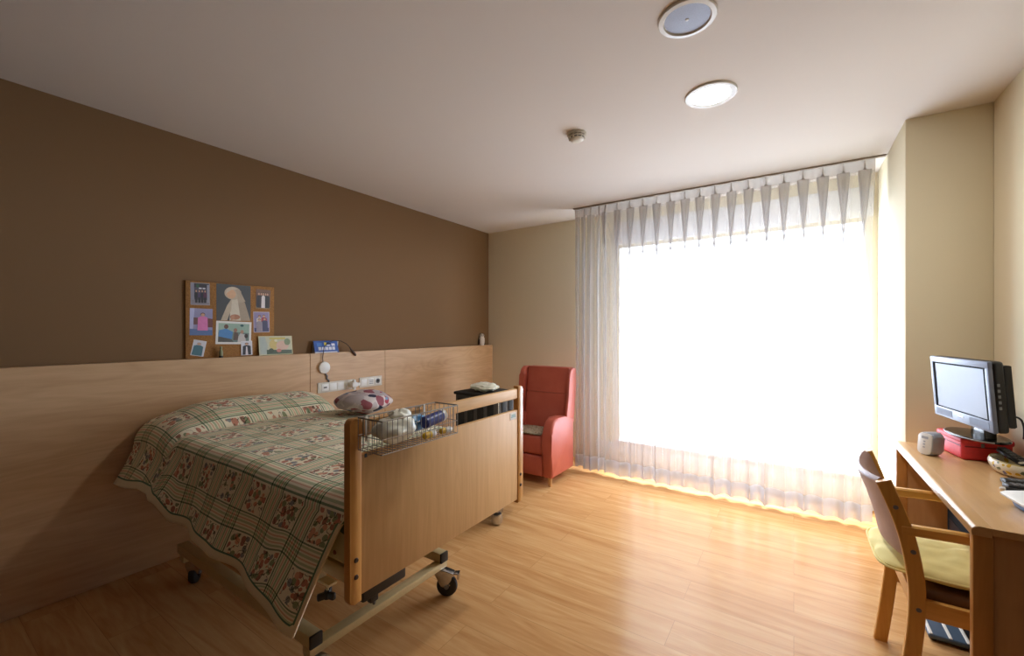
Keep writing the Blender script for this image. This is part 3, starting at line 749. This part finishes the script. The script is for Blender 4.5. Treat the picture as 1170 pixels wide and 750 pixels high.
T.part('plinth', B().lathe([(0, 0), (.012, 0), (.011, .012), (0, .012)], 14, mat=Matrix.Translation(T.loc)), M['black'])
T.part('figure', B().lathe([(0, .012), (.010, .012), (.012, .03), (.009, .048), (.005, .055), (.008, .063), (.006, .072), (0, .075)], 14, mat=Matrix.Translation(T.loc)), plain('greenish_figurine', (150, 152, 116), .5))

# blue desk calendar on the ledge
T = Thing('desk_calendar', 'blue tent calendar with white boxes on the panel ledge', 'calendar', (XL + .03, 2.01, PT))
m0 = Matrix.Translation((XL + .052, 2.012, PT)) @ Matrix.Rotation(-.28, 4, 'Y')
f = B().box((-.001, -.10, 0), (.001, .108, .100), mat=m0, m=flat((52, 92, 170)))
for k in range(5): f.box((.001, -.066 + k * .030, .022), (.0016, -.041 + k * .030, .048), mat=m0, m=flat((222, 226, 236)))
f.box((.001, .012, .056), (.0016, .040, .066), mat=m0, m=flat((222, 226, 236))); f.box((.001, .052, .055), (.0016, .082, .076), mat=m0, m=flat((222, 226, 236)))
f.box((.001, -.075, .054), (.0016, -.03, .082), mat=m0, m=flat((70, 124, 196))); f.box((.001, -.012, .058), (.0016, .008, .086), mat=m0, m=flat((224, 208, 70)))
f.box((.001, .012, .070), (.0016, .046, .080), mat=m0, m=flat((34, 44, 70)))
f.box((.001, -.10, 0), (.0016, .095, .010), mat=m0, m=flat((206, 212, 226)))
T.part('front_page', f, None)
m1 = Matrix.Translation((XL + .004, 2.015, PT)) @ Matrix.Rotation(.22, 4, 'Y')
T.part('back_card', B().box((-.001, -.10, 0), (.001, .12, .092), mat=m1), M['paper'])
# nurse call disc with cable
T = Thing('call_button', 'round white disc hanging by a dark cord on the wooden panel', 'call button', (PXF, 1.976, 1.09))
T.part('disc', B().lathe([(0, .024), (.040, .024), (.046, .020), (.047, .004), (.045, 0), (0, 0)], 32, mat=Matrix.Translation(T.loc) @ Matrix.Rotation(PI / 2, 4, 'Y')), M['plastic'])
T.part('cord', B().tube([(PXF + .012, 1.965, 1.135), (PXF + .012, 1.962, 1.17), (PXF + .010, 1.970, 1.212), (PXF - .004, 1.984, 1.255), (PXF - .008, 2.02, 1.288), (PXF - .01, 2.07, 1.303), (PXF - .004, 2.13, 1.300), (PXF + .004, 2.18, 1.275), (PXF + .008, 2.21, 1.245)], .0028, 8), M['black'])
T.part('pear_switch', B().tube([(PXF + .008, 2.208, 1.247), (PXF + .009, 2.222, 1.226), (PXF + .010, 2.240, 1.205), (PXF + .011, 2.262, 1.180), (PXF + .011, 2.268, 1.172)], [.004, .007, .010, .010, .006], 12), M['dkbrown'])
T.part('grey_tail', B().tube([(PXF + .006, 1.99, 1.042), (PXF + .010, 2.005, 1.02), (PXF + .008, 2.0, 1.0), (PXF + .01, 2.018, .985), (PXF + .006, 2.022, .972)], .006, 8), M['greyplastic'])
# socket strips
def plate(name, label, y0, y1, z0, z1):
    T = Thing(name, label, 'socket', (PXF, (y0 + y1) / 2, (z0 + z1) / 2))
    T.part('frame', B().box((PXF, y0, z0), (PXF + .009, y1, z1), .004), M['offwhite']); return T
T = plate('socket_strip', 'longer white socket strip on the panel with an adapter plugged in', 1.924, 2.262, .890, .972)
for k, y in enumerate((1.985, 2.056, 2.124, 2.205)):
    T.part('module', B().box((PXF + .008, y - .031, .903), (PXF + .0115, y + .031, .959), .002), M['plastic'])
T.part('slot', B().box((PXF + .011, 1.972, .926), (PXF + .0125, 2.0, .936), .001), M['black'])
a = Thing('socket_adapter', 'white multi-way plug adapter sticking out of the longer socket strip', 'plug', (PXF + .0115, 2.212, .932))
a.part('body', B().lathe([(0, 0), (.024, 0), (.026, .006), (.026, .03), (.02, .038), (0, .038)], 24, mat=Matrix.Translation(a.loc) @ Matrix.Rotation(PI / 2, 4, 'Y')), M['offwhite'])
b = B()
b.box((PXF + .040, 2.19, .912), (PXF + .075, 2.245, .952), .008); b.box((PXF + .045, 2.205, .888), (PXF + .07, 2.23, .976), .008); b.box((PXF + .045, 2.235, .918), (PXF + .07, 2.272, .946), .008)
a.part('cross_block', b, M['plastic'])
T = plate('socket_strip', 'shorter three-module white socket strip on the panel', 2.306, 2.546, .890, .978)
for y in (2.352, 2.426, 2.498):
    T.part('module', B().box((PXF + .008, y - .030, .905), (PXF + .0115, y + .030, .962), .002), M['plastic'])
for z in (.915, .930, .945): T.part('vent', B().box((PXF + .0112, 2.405, z), (PXF + .0122, 2.447, z + .005)), M['greyplastic'])
T.part('outlet', B().lathe([(.012, .001), (.020, .001), (.022, .0), (.0, .0)], 24, mat=Matrix.Translation((PXF + .0115, 2.498, .934)) @ Matrix.Rotation(PI / 2, 4, 'Y')), M['greyplastic'])

# owl figurine in the corner
T = Thing('owl_figurine', 'small white owl figurine with dark wings on the ledge corner', 'figurine', (XL + .040, 4.06, PT))
L = Matrix.Translation(T.loc) @ Matrix.Rotation(-.6, 4, 'Z')
T.part('body', B().lathe([(0, 0), (.026, 0), (.032, .02), (.036, .05), (.033, .085), (.026, .102), (0, .105)], 24, mat=L), M['feather'])
T.part('head', B().puff((0, 0, 0), (.056, .058, .05), 2, 14, mat=L @ Matrix.Translation((.002, 0, .118))), M['feather'])
w_ = B()
for s in (-1, 1): w_.puff((0, 0, 0), (.05, .02, .095), 2, 12, mat=L @ Matrix.Translation((-.008, s * .030, .052)) @ Matrix.Rotation(s * .12, 4, 'X'))
w_.puff((0, 0, 0), (.022, .05, .10), 2, 12, mat=L @ Matrix.Translation((-.028, 0, .055)))
T.part('wings', w_, M['dkbrown'])
e_ = B()
for s in (-1, 1): e_.puff((0, 0, 0), (.008, .012, .012), 2, 8, mat=L @ Matrix.Translation((.027, s * .011, .124))); e_.lathe([(0, .014), (.006, 0), (0, -.002)], 8, mat=L @ Matrix.Translation((0, s * .018, .138)))
e_.lathe([(0, .010), (.004, 0), (0, 0)], 8, mat=L @ Matrix.Translation((.028, 0, .114)) @ Matrix.Rotation(PI / 2, 4, 'Y'))
T.part('eyes_and_beak', e_, M['dkbrown'])

# ------------------------------------------------------------------ bedside trolley
cx0, cx1, cy0, cy1 = -2.12, -1.72, 2.42, 2.72
T = Thing('bedside_trolley', 'dark grey bedside trolley behind the footboard', 'trolley', ((cx0 + cx1) / 2, (cy0 + cy1) / 2, 0))
T.part('carcass', B().box((cx0, cy0, .12), (cx1, cy1, .905), .006), M['dkgrey'])
T.part('top', B().box((cx0 - .012, cy0 - .012, .905), (cx1 + .012, cy1 + .012, .928), .008), M['dkgrey2'])
for k in range(4):
    x = cx0 + .03 + k * .09; T.part('front_strip', B().box((x, cy0 - .008, .15), (x + .055, cy0, .88), .003), M['dkgrey2'])
for k in range(3):
    y = cy0 + .03 + k * .085; T.part('side_strip', B().box((cx1, y, .15), (cx1 + .006, y + .05, .88), .003), M['dkgrey2'])
T.part('corner_highlight', B().tube([(cx1, cy0, .13), (cx1, cy0, .9)], .006, 8), M['chrome'])  # chrome line stands in for the highlight on the corner edge
for x in (cx0 + .05, cx1 - .05):
    for x, y in ((x, cy0 + .045), (x + (.10 if x < -1.9 else -.10), cy1 - .10)):
        p = T.part('castor_hood', B().lathe([(0, .12), (.012, .12), (.014, .085), (.034, .075), (.040, .05), (.038, .012), (.030, .012), (.0, .06)], 20, mat=Matrix.Translation((x, y, 0))), M['chrome'])
        T.part('castor_wheel', B().lathe([(0, -.012), (.026, -.012), (.029, -.006), (.029, .006), (.026, .012), (0, .012)], 18, mat=Matrix.Translation((x, y, .029)) @ Matrix.Rotation(PI / 2, 4, 'X')), M['rubber'], p)
o = B().puff((-1.93, 2.53, .964), (.235, .17, .06), 2.4, 22, amp=.014, freq=3.2, seed=3).build('plastic_pouch', M['bag'], loc=(-1.93, 2.53, .928))
tag(o, 'crumpled white pouch lying on the dark bedside trolley', 'pouch')

# ------------------------------------------------------------------ armchair
ax0, ax1, ay0, ay1 = -2.345, -1.765, 3.28, 3.79
T = Thing('armchair', 'terracotta leatherette recliner armchair with wings beside the curtain', 'armchair', ((ax0 + ax1) / 2, (ay0 + ay1) / 2, 0))
def arm_poly():
    pts = [(ay1 - .06, .075), (ay0 + .02, .075), (ay0 + .004, .095)]
    pts += [(ay0, .30), (ay0 + .003, .42)]
    c = (ay0 + .125, .46)
    for k in range(0, 9):
        a = PI - (PI / 2) * k / 8; pts.append((c[0] + .122 * math.cos(a), c[1] + .135 * math.sin(a)))
    pts += [(ay0 + .26, .588), (ay1 - .10, .565), (ay1 - .06, .55)]
    return pts
for x0, x1 in ((ax0, ax0 + .10), (ax1 - .10, ax1)):
    T.part('armrest', B().prism(arm_poly(), x0, x1, 'X', .022, 4), M['leather'])
ix0, ix1 = ax0 + .102, ax1 - .102
T.part('seat_cushion', B().box((ix0, ay0 + .012, .265), (ix1, ay1 - .16, .435), .03, 4), M['leather'])
T.part('footrest', B().box((ix0, ay0 + .014, .075), (ix1, ay0 + .10, .258), .016, 3), M['leather'])
T.part('frame', B().box((ix0 - .05, ay0 + .10, .078), (ix1 + .05, ay1 - .04, .25), .01), M['leather'])
def back_pt(x, u, dy): # slanted back slab
    return (x, ay1 - .165 + .085 * u + dy, .42 + .60 * u)
def slab(x0, x1, u0, u1, th, bev):
    b = B(); a = ay1 - .175 + .085 * u0; c = ay1 - .175 + .085 * u1; z0 = .40 + .625 * u0; z1 = .40 + .625 * u1
    return b.prism([(a, z0), (c, z1), (c + th, z1), (a + th, z0)], x0, x1, 'X', bev, 3)
wx0, wx1 = ax0 + .075, ax1 - .028
T.part('backrest', slab(wx0, wx1, 0, .60, .09, .02), M['leather'])
T.part('head_cushion', slab(wx0, wx1, .605, 1.0, .09, .022), M['leather'])
def wing(xa, xb):
    pts = [(ay1 - .08, .50), (ay1 - .215, .52), (ay1 - .205, .62), (ay1 - .165, .76)]
    for k in range(0, 9):
        a = PI - PI / 2 * k / 8; pts.append((ay1 - .060 + .085 * math.cos(a), .935 + .088 * math.sin(a)))
    pts += [(ay1 - .015, 1.022), (ay1 - .002, 1.0), (ay1 - .01, .80), (ay1 - .05, .50)]
    return B().prism(pts, xa, xb, 'X', .020, 4)
T.part('wing', wing(ax0 + .01, ax0 + .072), M['leather'])
T.part('wing', wing(ax1 - .026, ax1 - .002), M['leather'])
for x, y in ((ax0 + .035, ay0 + .035), (ax1 - .035, ay0 + .035), (ax0 + .12, ay1 - .12), (ax1 - .12, ay1 - .12)):
    if 1:
        T.part('leg', B().lathe([(0, 0), (.014, 0), (.022, .09), (0, .09)], 16, mat=Matrix.Translation((x, y, 0))), M['leg_wood'], label='pale tapered wooden leg')
o = B().puff(((ix0 + ix1) / 2 + .0, ay0 + .165, .447), (ix1 - ix0 - .01, .30, .036), 5, 20, amp=.006, freq=4, seed=6, flatb=.011).build('seat_pad', M['seatpad'], loc=((ix0 + ix1) / 2, ay0 + .16, .436))
tag(o, 'folded beige patterned cloth lying on the armchair seat', 'seat cloth')

# ------------------------------------------------------------------ desk
DX, DY0, DY1, DZ = .466, 1.915, 3.150, .77
desk = Thing('desk', 'light beech desk with a pale front edge against the right wall', 'desk', ((DX + XR) / 2, (DY0 + DY1) / 2, 0))
desk.part('desktop', B().box((DX + .046, DY0, DZ - .022), (XR - .003, DY1, DZ), .001, 1), M['desk'])
ep = [(DX, DZ - .030), (DX + .046, DZ - .030), (DX + .046, DZ + .0005)]
for k in range(7):
    a = PI / 2 + PI / 2 * k / 6; ep.append((DX + .018 + .018 * math.cos(a), DZ - .014 + .0145 * math.sin(a)))
desk.part('front_edge', B().prism(ep, DY0, DY1, 'Y', .0015, 1), M['desk'])
for y0, y1 in ((DY0 + .003, DY0 + .034), (DY1 - .034, DY1 - .003)):
    desk.part('post', B().box((DX + .004, y0, 0), (DX + .050, y1, DZ - .030), .004), M['desk_z'])
for y0, y1 in ((DY0 + .012, DY0 + .030), (DY1 - .030, DY1 - .012)):
    desk.part('side_panel', B().box((DX + .050, y0, 0), (XR - .003, y1, DZ - .022), .001, 1), M['desk_panel'])
desk.part('back_panel', B().box((XR - .030, DY0 + .030, .30), (XR - .012, DY1 - .030, DZ - .022), .001, 1), M['desk_panel'])

# things under the desk
T = Thing('storage_cabinet', 'dark low cabinet with a pale top edge under the desk', 'cabinet', (.74, 2.60, 0))
T.part('carcass', B().box((.652, 2.535, .01), (.85, 2.97, .522), .004), M['dkgrey2'])
T.part('top', B().box((.646, 2.53, .522), (.852, 2.975, .536), .003), M['dkgrey2'])
T.part('edge_trim', B().box((.636, 2.53, .524), (.646, 2.975, .538), .002), M['silver'])
T.part('door', B().box((.638, 2.545, .03), (.652, 2.965, .512), .003), M['black_matte'])
T.part('door_inset', B().box((.635, 2.58, .07), (.639, 2.92, .465), .001), M['cab_inset'])
T = Thing('bathroom_scale', 'flat blue-grey bathroom scale with white strips on the floor under desk', 'scale', (.60, 2.72, 0))
T.part('platform', B().box((.500, 2.60, .012), (.632, 2.86, .034), .008, 3), M['bluegrey'])
for x in (.503, .566, .622): T.part('strip', B().box((x, 2.605, .033), (x + .012, 2.855, .0365), .001), M['plastic'])
for x in (.52, .61):
    for y in (2.63, 2.83): T.part('foot', B().lathe([(0, 0), (.012, 0), (.012, .013), (0, .013)], 12, mat=Matrix.Translation((x, y, 0))), M['black'])

# ------------------------------------------------------------------ desk chair
ch = Thing('desk_chair', 'beech armchair with mauve curved backrest pulled up to the desk', 'chair', (.55, 2.27, 0))
cyn, cyf = 2.045, 2.495
def post_path(y): return [(.322, y, 0), (.342, y, .16), (.358, y, .32), (.363, y, .43), (.358, y, .52), (.340, y, .63), (.312, y, .73), (.272, y, .836)]
for y in (cyn, cyf):
    p = ch.part('rear_leg', B().bar(smooth_path(post_path(y)), .026, .046, up=(1, 0, .001)), M['chair_wood'])
    s = -1 if y == cyn else 1
    for (x, z) in ((.305, .748), (.352, .60), (.366, .40)):
        ch.part('bolt', B().lathe([(0, .002), (.007, .002), (.008, 0)], 12, mat=Matrix.Translation((x, y + s * .013, z)) @ Matrix.Rotation(-s * PI / 2, 4, 'X')), M['greyplastic'], p)
    ch.part('armrest', B().bar([(.322, y - s * .0, .672), (.46, y, .678), (.62, y, .680), (.80, y, .672)], .030, .036, m=None, bev=.006), M['chair_wood_x'])
    ch.part('front_leg', B().bar([(.80, y, 0), (.785, y, .35), (.775, y, .655)], .028, .042, up=(1, 0, 0)), M['chair_wood'])
    ch.part('seat_rail', B().box((.38, y - .012, .375), (.775, y + .012, .438), .003), M['chair_wood_x'])
ch.part('rear_rail', B().box((.352, cyn + .012, .378), (.374, cyf - .012, .436), .003), M['chair_wood'])
ch.part('front_rail', B().box((.765, cyn + .012, .378), (.787, cyf - .012, .436), .003), M['chair_wood'])
ch.part('seat', B().box((.378, cyn + .014, .425), (.775, cyf - .014, .468), .014, 3), M['brownvinyl'])
def px_at(z):
    pts = post_path(0)
    for a, b in zip(pts, pts[1:]):
        if a[2] <= z <= b[2]: return a[0] + (b[0] - a[0]) * (z - a[2]) / (b[2] - a[2])
    return pts[-1][0] - (z - .836) * .4
def shell(u, v, off):
    y = cyn + .012 + (cyf - cyn - .024) * u
    sag = .012 * (1 - (2 * u - 1) ** 2)
    z = .555 + (.842 - sag - .555) * v
    bow = .042 * (1 - (2 * u - 1) ** 2)
    return Vector((px_at(z) - bow + off - .004, y, z))
b = B(); n_ = 24
t_ = bmesh.new(); F = {}
def loop_pt(u, w):   # closed cross-section loop in z
    k = w * 2
    if w < .5:
        v = k; r = min(1, v / .06, (1 - v) / .06) ; return shell(u, v, -.016 * math.sin(PI / 2 * max(0, min(1, r))) )
    v = 2 - k; r = min(1, v / .06, (1 - v) / .06); return shell(u, v, .016 * math.sin(PI / 2 * max(0, min(1, r))))
NW = 48; rings = []
for i in range(n_ + 1): rings.append([t_.verts.new(loop_pt(i / n_, j / NW)) for j in range(NW)])
for A, C in zip(rings, rings[1:]):
    for j in range(NW): t_.faces.new((A[j], A[(j + 1) % NW], C[(j + 1) % NW], C[j]))
t_.faces.new(rings[0]); t_.faces.new(rings[-1])
b._merge(t_)
ch.part('backrest', b, M['mauve'], smooth=60)
cm = Matrix.Rotation(-.03, 4, 'Y')
T = Thing('seat_cushion', 'pale yellow piped cushion on the desk chair seat', 'cushion', (.50, 2.262, .469))
T.part('cover', B().puff((.500, 2.270, .508), (.47, .408, .080), 5, 30, amp=.010, freq=4.2, seed=1, flatb=.034), M['yellow'])
pp = []
for k in range(64):
    a = 2 * PI * k / 64; c, s = math.cos(a), math.sin(a); q = (abs(c) ** 6 + abs(s) ** 6) ** (-1 / 6)
    pp.append((.500 + .236 * c * q, 2.270 + .205 * s * q, .507))
T.part('piping', B().tube(pp, .0045, 8, closed=True), M['yellow'])

# ------------------------------------------------------------------ things on the desk
# frame of the monitor and bag: long axis t, facing n
yaw = math.radians(10.3)
def place(x, y, z): return Matrix.Translation((x, y, z)) @ Matrix.Rotation(yaw, 4, 'Z')   # local -X faces the room, +Y runs to the far end
T = Thing('cooler_bag', 'red zipped fabric bag lying flat under the monitor', 'bag', (.745, 2.965, DZ))
L = place(.738, 2.985, DZ)
T.part('body', B().box((-.095, -.112, .0), (.085, .112, .100), .016, 3, mat=L), M['red'])
zz = B(); zz.box((-.0965, -.102, .062), (-.094, .102, .068), .001, 1, mat=L); zz.box((-.085, -.1135, .062), (.075, -.111, .068), .001, 1, mat=L)
T.part('zip', zz, plain('dark_red_zip', (140, 26, 34), .6))
T.part('flap', B().box((-.099, -.116, .078), (.088, .116, .106), .010, 3, mat=L), M['red'])
T.part('zip_pull', B().box((-.03, -.1185, .066), (-.018, -.115, .084), .001, 1, mat=L), M['greyplastic'])
BT = DZ + .106
T = Thing('monitor', 'small flat-screen monitor with silver bezel and black back on the desk', 'monitor', (.735, 2.90, BT))
L = place(.735, 2.90, BT)
bs = B().lathe([(0, .0), (.150, .0), (.152, .004), (.146, .010), (.06, .014), (0, .014)], 48, mat=L @ Matrix.Translation((.0, .03, 0)), sx=.62, sy=1.12)
T.part('base', bs, M['black_gloss'])
rb = B().tube([(L @ Matrix.Translation((0, .03, 0))) @ Vector((.152 * .62 * math.cos(a), .152 * 1.12 * math.sin(a), .005)) for a in [PI * .55 + PI * .9 * k / 30 for k in range(31)]], .0032, 8)
T.part('base_trim', rb, M['silver'])
T.part('neck', B().prism([(-.055, .008), (.055, .008), (.045, .10), (-.045, .10)], -.02, .025, 'X', .005, 2, mat=L @ Matrix.Translation((.0, -.02, 0))), M['black_gloss'])
L2 = Matrix.Translation((.653, 2.811, .953)) @ Matrix.Rotation(yaw, 4, 'Z') @ Matrix.Rotation(-math.radians(4), 4, 'Y')    # middle of the bezel's lower edge
w2, hm = .236, .301
T.part('housing', B().box((.012, -w2, 0), (.050, w2, hm), .012, 3, mat=L2), M['black'])
bk = B().prism([(-w2 + .02, .02), (w2 - .02, .02), (w2 - .02, hm - .02), (-w2 + .02, hm - .02)], .05, .085, 'X', .012, 2, mat=L2)
p = T.part('rear_cover', bk, M['black'])
fr = B(); 
fr.box((-.002, -w2, 0), (.014, w2, .052), .004, 2, mat=L2); fr.box((-.002, -w2, hm - .030), (.014, w2, hm), .004, 2, mat=L2)
fr.box((-.002, -w2, .05), (.014, -w2 + .026, hm - .028), .004, 2, mat=L2); fr.box((-.002, w2 - .026, .05), (.014, w2, hm - .028), .004, 2, mat=L2)
bz = T.part('bezel', fr, M['bezel'])
sb = B()
for s in (-1, 1): sb.box((-.0015, s * (w2 - .030) - .005, .048), (.006, s * (w2 - .030) + .005, hm - .026), mat=L2)
sb.box((-.0015, -w2 + .03, .046), (.006, w2 - .03, .053), mat=L2); sb.box((-.0015, -w2 + .03, hm - .034), (.006, w2 - .03, hm - .027), mat=L2)
T.part('inner_frame', sb, M['black_matte'])
T.part('screen', B().box((.001, -w2 + .034, .052), (.004, w2 - .034, hm - .033), mat=L2), M['screen'])
lt = B()
for k in range(6): lt.box((-.0032, -.022 + k * .008, .026), (-.0015, -.0165 + k * .008, .034), mat=L2)
T.part('brand_mark', lt, M['plastic'], bz)
pgm = plain('pale_grille', (104, 112, 130), .6, spec=.2)
for q in (-1, 1): T.part('speaker_grille', B().box((-.0028, q * .14 - .07, .010), (-.001, q * .14 + .07, .042), mat=L2), pgm, bz)
bt = B()
for k in range(5): bt.box((.022, -w2 - .0015, .10 + k * .024), (.030, -w2, .112 + k * .024), mat=L2)
T.part('side_buttons', bt, M['greyplastic'])
o = B().tube(smooth_path([(.772, 2.76, 1.00), (.80, 2.75, 1.008), (.825, 2.77, .995), (.842, 2.80, .965), (.856, 2.84, .93), (.864, 2.87, .895)]), .004, 8).build('cable', M['black'])
o = tag(o, 'black cable looping down behind the monitor', 'cable')

T = Thing('alarm_clock', 'small rounded white and silver clock radio at the desk front', 'clock radio', (.565, 2.888, DZ))
L = Matrix.Translation((.560, 2.888, DZ)) @ Matrix.Rotation(math.radians(36), 4, 'Z') @ Matrix(((1, 0, .10, 0), (0, 1, 0, 0), (0, 0, 1, 0), (0, 0, 0, 1)))
T.part('body', B().prism(rounded(-.036, .036, .002, .110, .022, 6), -.030, .030, 'X', .010, 3, mat=L), M['silver'])
T.part('face', B().prism(rounded(-.033, .033, .005, .107, .020, 6), -.034, -.028, 'X', .002, 2, mat=L), M['plastic'])
dd = B()
for z in (.036, .05, .064): dd.box((-.0348, -.004, z), (-.0336, .006, z + .006), mat=L)
dd.box((-.0348, -.016, .080), (-.0336, .016, .092), mat=L)
T.part('buttons', dd, M['silver'])

BWX, BWY = .795, 2.69
T = Thing('painted_bowl', 'cream oval ceramic bowl with painted flowers on the desk', 'bowl', (BWX, BWY, DZ))
L = Matrix.Translation((BWX, BWY, DZ))
T.part('bowl_wall', B().lathe([(0, .0), (.062, .0), (.085, .012), (.098, .034), (.100, .048), (.096, .058), (.090, .061), (.086, .057), (.089, .046), (.082, .024), (.05, .010), (0, .009)], 40, mat=L, sx=.86, sy=1.25), M['bowl'])
rp = [(BWX + .0925 * .86 * math.cos(2 * PI * k / 48), BWY + .0925 * 1.25 * math.sin(2 * PI * k / 48), DZ + .0605) for k in range(48)]
T.part('rim', B().tube(rp, .0028, 8, closed=True), plain('olive_gilt_rim', (176, 158, 96), .35))
def remote(x, y, rz, label, L_=.17, w=.045, z=DZ, tilt=0.0, roll=0.0):
    T = Thing('remote_control', label, 'remote', (x, y, z))
    m0 = Matrix.Translation((x, y, z)) @ Matrix.Rotation(rz, 4, 'Z') @ Matrix.Rotation(tilt, 4, 'Y') @ Matrix.Rotation(roll, 4, 'X')
    T.part('body', B().box((-L_ / 2, -w / 2, 0), (L_ / 2, w / 2, .018), .005, 3, mat=m0), M['black'])
    kb = B()
    for i in range(7):
        for j in range(3): kb.box((-L_ / 2 + .02 + i * .019, -w * .34 + j * w * .26, .0175), (-L_ / 2 + .031 + i * .019, -w * .34 + j * w * .26 + w * .16, .0200), mat=m0)
    T.part('keys', kb, M['greyplastic']); return T
remote(BWX + .005, BWY + .045, 2.0, 'black remote control resting inside the painted bowl', .14, .042, DZ + .052, -.30)
tubeobj('pen', 'cream pen lying across the painted bowl', 'pen', (BWX - .02, BWY - .072, DZ + .066), (BWX + .068, BWY - .005, DZ + .070), .005, M['offwhite'], M['yellow_cap'], .02)
remote(.785, 2.525, .10, 'black remote control beside the painted bowl', .17, .046)
remote(.770, 2.455, .16, 'black remote control nearest the telephone', .17, .046)
T = Thing('felt_pen', 'black pen with white tip in front of the remotes', 'pen', (.672, 2.408, DZ))
T.part('barrel', B().tube([(.676, 2.406, DZ + .006), (.80, 2.414, DZ + .006)], .006, 10), M['black'])
T.part('tip', B().tube([(.662, 2.405, DZ + .006), (.666, 2.405, DZ + .006), (.676, 2.406, DZ + .006)], [.004, .0062, .0062], 10), M['plastic'])

T = Thing('telephone', 'white and blue desk telephone at the near end of the desk', 'telephone', (.735, 2.14, DZ))
L = Matrix.Translation((.735, 2.14, DZ)) @ Matrix.Rotation(.12, 4, 'Z')
T.part('base', B().prism([(-.085, .002), (.10, .002), (.105, .058), (-.095, .032)], -.085, .085, 'Y', .010, 3, mat=L), M['blue'])
T.part('top_shell', B().prism([(-.112, .032), (.105, .058), (.105, .078), (-.100, .048), (-.115, .040)], -.095, .095, 'Y', .008, 3, mat=L), M['plastic'])
kb = B()
for i in range(4):
    for j in range(3): kb.box((-.05 + i * .024, -.005 + j * .026, .056 + i * .0033), (-.034 + i * .024, .013 + j * .026, .062 + i * .0033), .002, 1, mat=L)
T.part('keys', kb, M['greyplastic'])
hs = B().tube(smooth_path([L @ Vector(p) for p in ((-.085, -.055, .066), (-.04, -.055, .082), (.03, -.055, .094), (.09, -.055, .098))]), .016, 12)
hs.puff((0, 0, 0), (.05, .05, .04), 2.5, 12, mat=L @ Matrix.Translation((-.075, -.055, .062))); hs.puff((0, 0, 0), (.05, .05, .04), 2.5, 12, mat=L @ Matrix.Translation((.085, -.055, .090)))
T.part('handset', hs, M['plastic'])
T.part('cord', B().tube(smooth_path([L @ Vector(p) for p in ((-.070, -.075, .052), (-.058, -.105, .040), (-.045, -.130, .012), (-.015, -.165, .005), (.04, -.19, .005))]), .004, 8), M['plastic'])

# ------------------------------------------------------------------ light
w = bpy.data.worlds.new('World'); sc.world = w; w.use_nodes = True
nt = w.node_tree; bgn = nt.nodes['Background']; bgn.inputs[1].default_value = 14.0
# overcast sky: brightest along the hazy horizon, dimmer overhead, pale ground below
tcw = nt.nodes.new('ShaderNodeTexCoord'); sxw = nt.nodes.new('ShaderNodeSeparateXYZ'); nt.links.new(tcw.outputs['Generated'], sxw.inputs[0])
mr = nt.nodes.new('ShaderNodeMapRange'); mr.inputs[1].default_value = -1; mr.inputs[2].default_value = 1; nt.links.new(sxw.outputs[2], mr.inputs[0])
crw = nt.nodes.new('ShaderNodeValToRGB'); nt.links.new(mr.outputs[0], crw.inputs[0])
for e, (p, c) in zip([crw.color_ramp.elements[0], crw.color_ramp.elements[1]] + [crw.color_ramp.elements.new(.5) for _ in range(3)],
                     [(0, (.14, .16, .18, 1)), (1, (.02, .03, .04, 1)), (.41, (.32, .37, .44, 1)), (.505, (.91, 1.10, 1.38, 1)), (.555, (.11, .135, .175, 1))]):
    e.position = p; e.color = c
nt.links.new(crw.outputs[0], bgn.inputs[0])
# the hazy sky is brighter towards one side, shaped to dim the left of the room
mx = nt.nodes.new('ShaderNodeMapRange'); mx.inputs[1].default_value = -.65; mx.inputs[2].default_value = .65; mx.inputs[3].default_value = 21.0; mx.inputs[4].default_value = 13.0
nt.links.new(sxw.outputs[0], mx.inputs[0]); nt.links.new(mx.outputs[0], bgn.inputs[1])
pl = bpy.data.lights.new('daylight_portal', 'AREA'); pl.shape = 'RECTANGLE'; pl.size = WX1 - WX0; pl.size_y = WZ1 - WZ0
pl.cycles.is_portal = True
po = bpy.data.objects.new('daylight_portal', pl); COL.objects.link(po); po.location = ((WX0 + WX1) / 2, YB + .31, (WZ0 + WZ1) / 2); po.rotation_euler = (-PI / 2, 0, 0)
dl = bpy.data.lights.new('downlight_glow', 'AREA'); dl.shape = 'DISK'; dl.size = .18; dl.energy = 6; dl.color = (1, .97, .93)
do = bpy.data.objects.new('downlight_glow', dl); COL.objects.link(do); do.location = (-.356, 2.381, H - .02)

# ------------------------------------------------------------------ camera
cam = bpy.data.cameras.new('camera'); co = bpy.data.objects.new('camera', cam); COL.objects.link(co)
cam.sensor_width = 36; cam.lens = 484 / 1170 * 36; cam.shift_y = 3 / 1170; cam.clip_start = .02
co.location = (0, 0, 1.384); co.rotation_euler = (PI / 2, 0, math.atan(322 / 484))
sc.camera = co
vs = sc.view_settings; vs.view_transform = 'Standard'; vs.look = 'None'; vs.gamma = 1; vs.use_curve_mapping = False; vs.exposure = 1.2
cy = sc.cycles; cy.use_denoising = True; cy.denoiser = 'OPENIMAGEDENOISE'; cy.max_bounces = 10; cy.diffuse_bounces = 6; cy.transparent_max_bounces = 24; cy.glossy_bounces = 4
cy.sample_clamp_indirect = 8; cy.caustics_reflective = False; cy.caustics_refractive = False
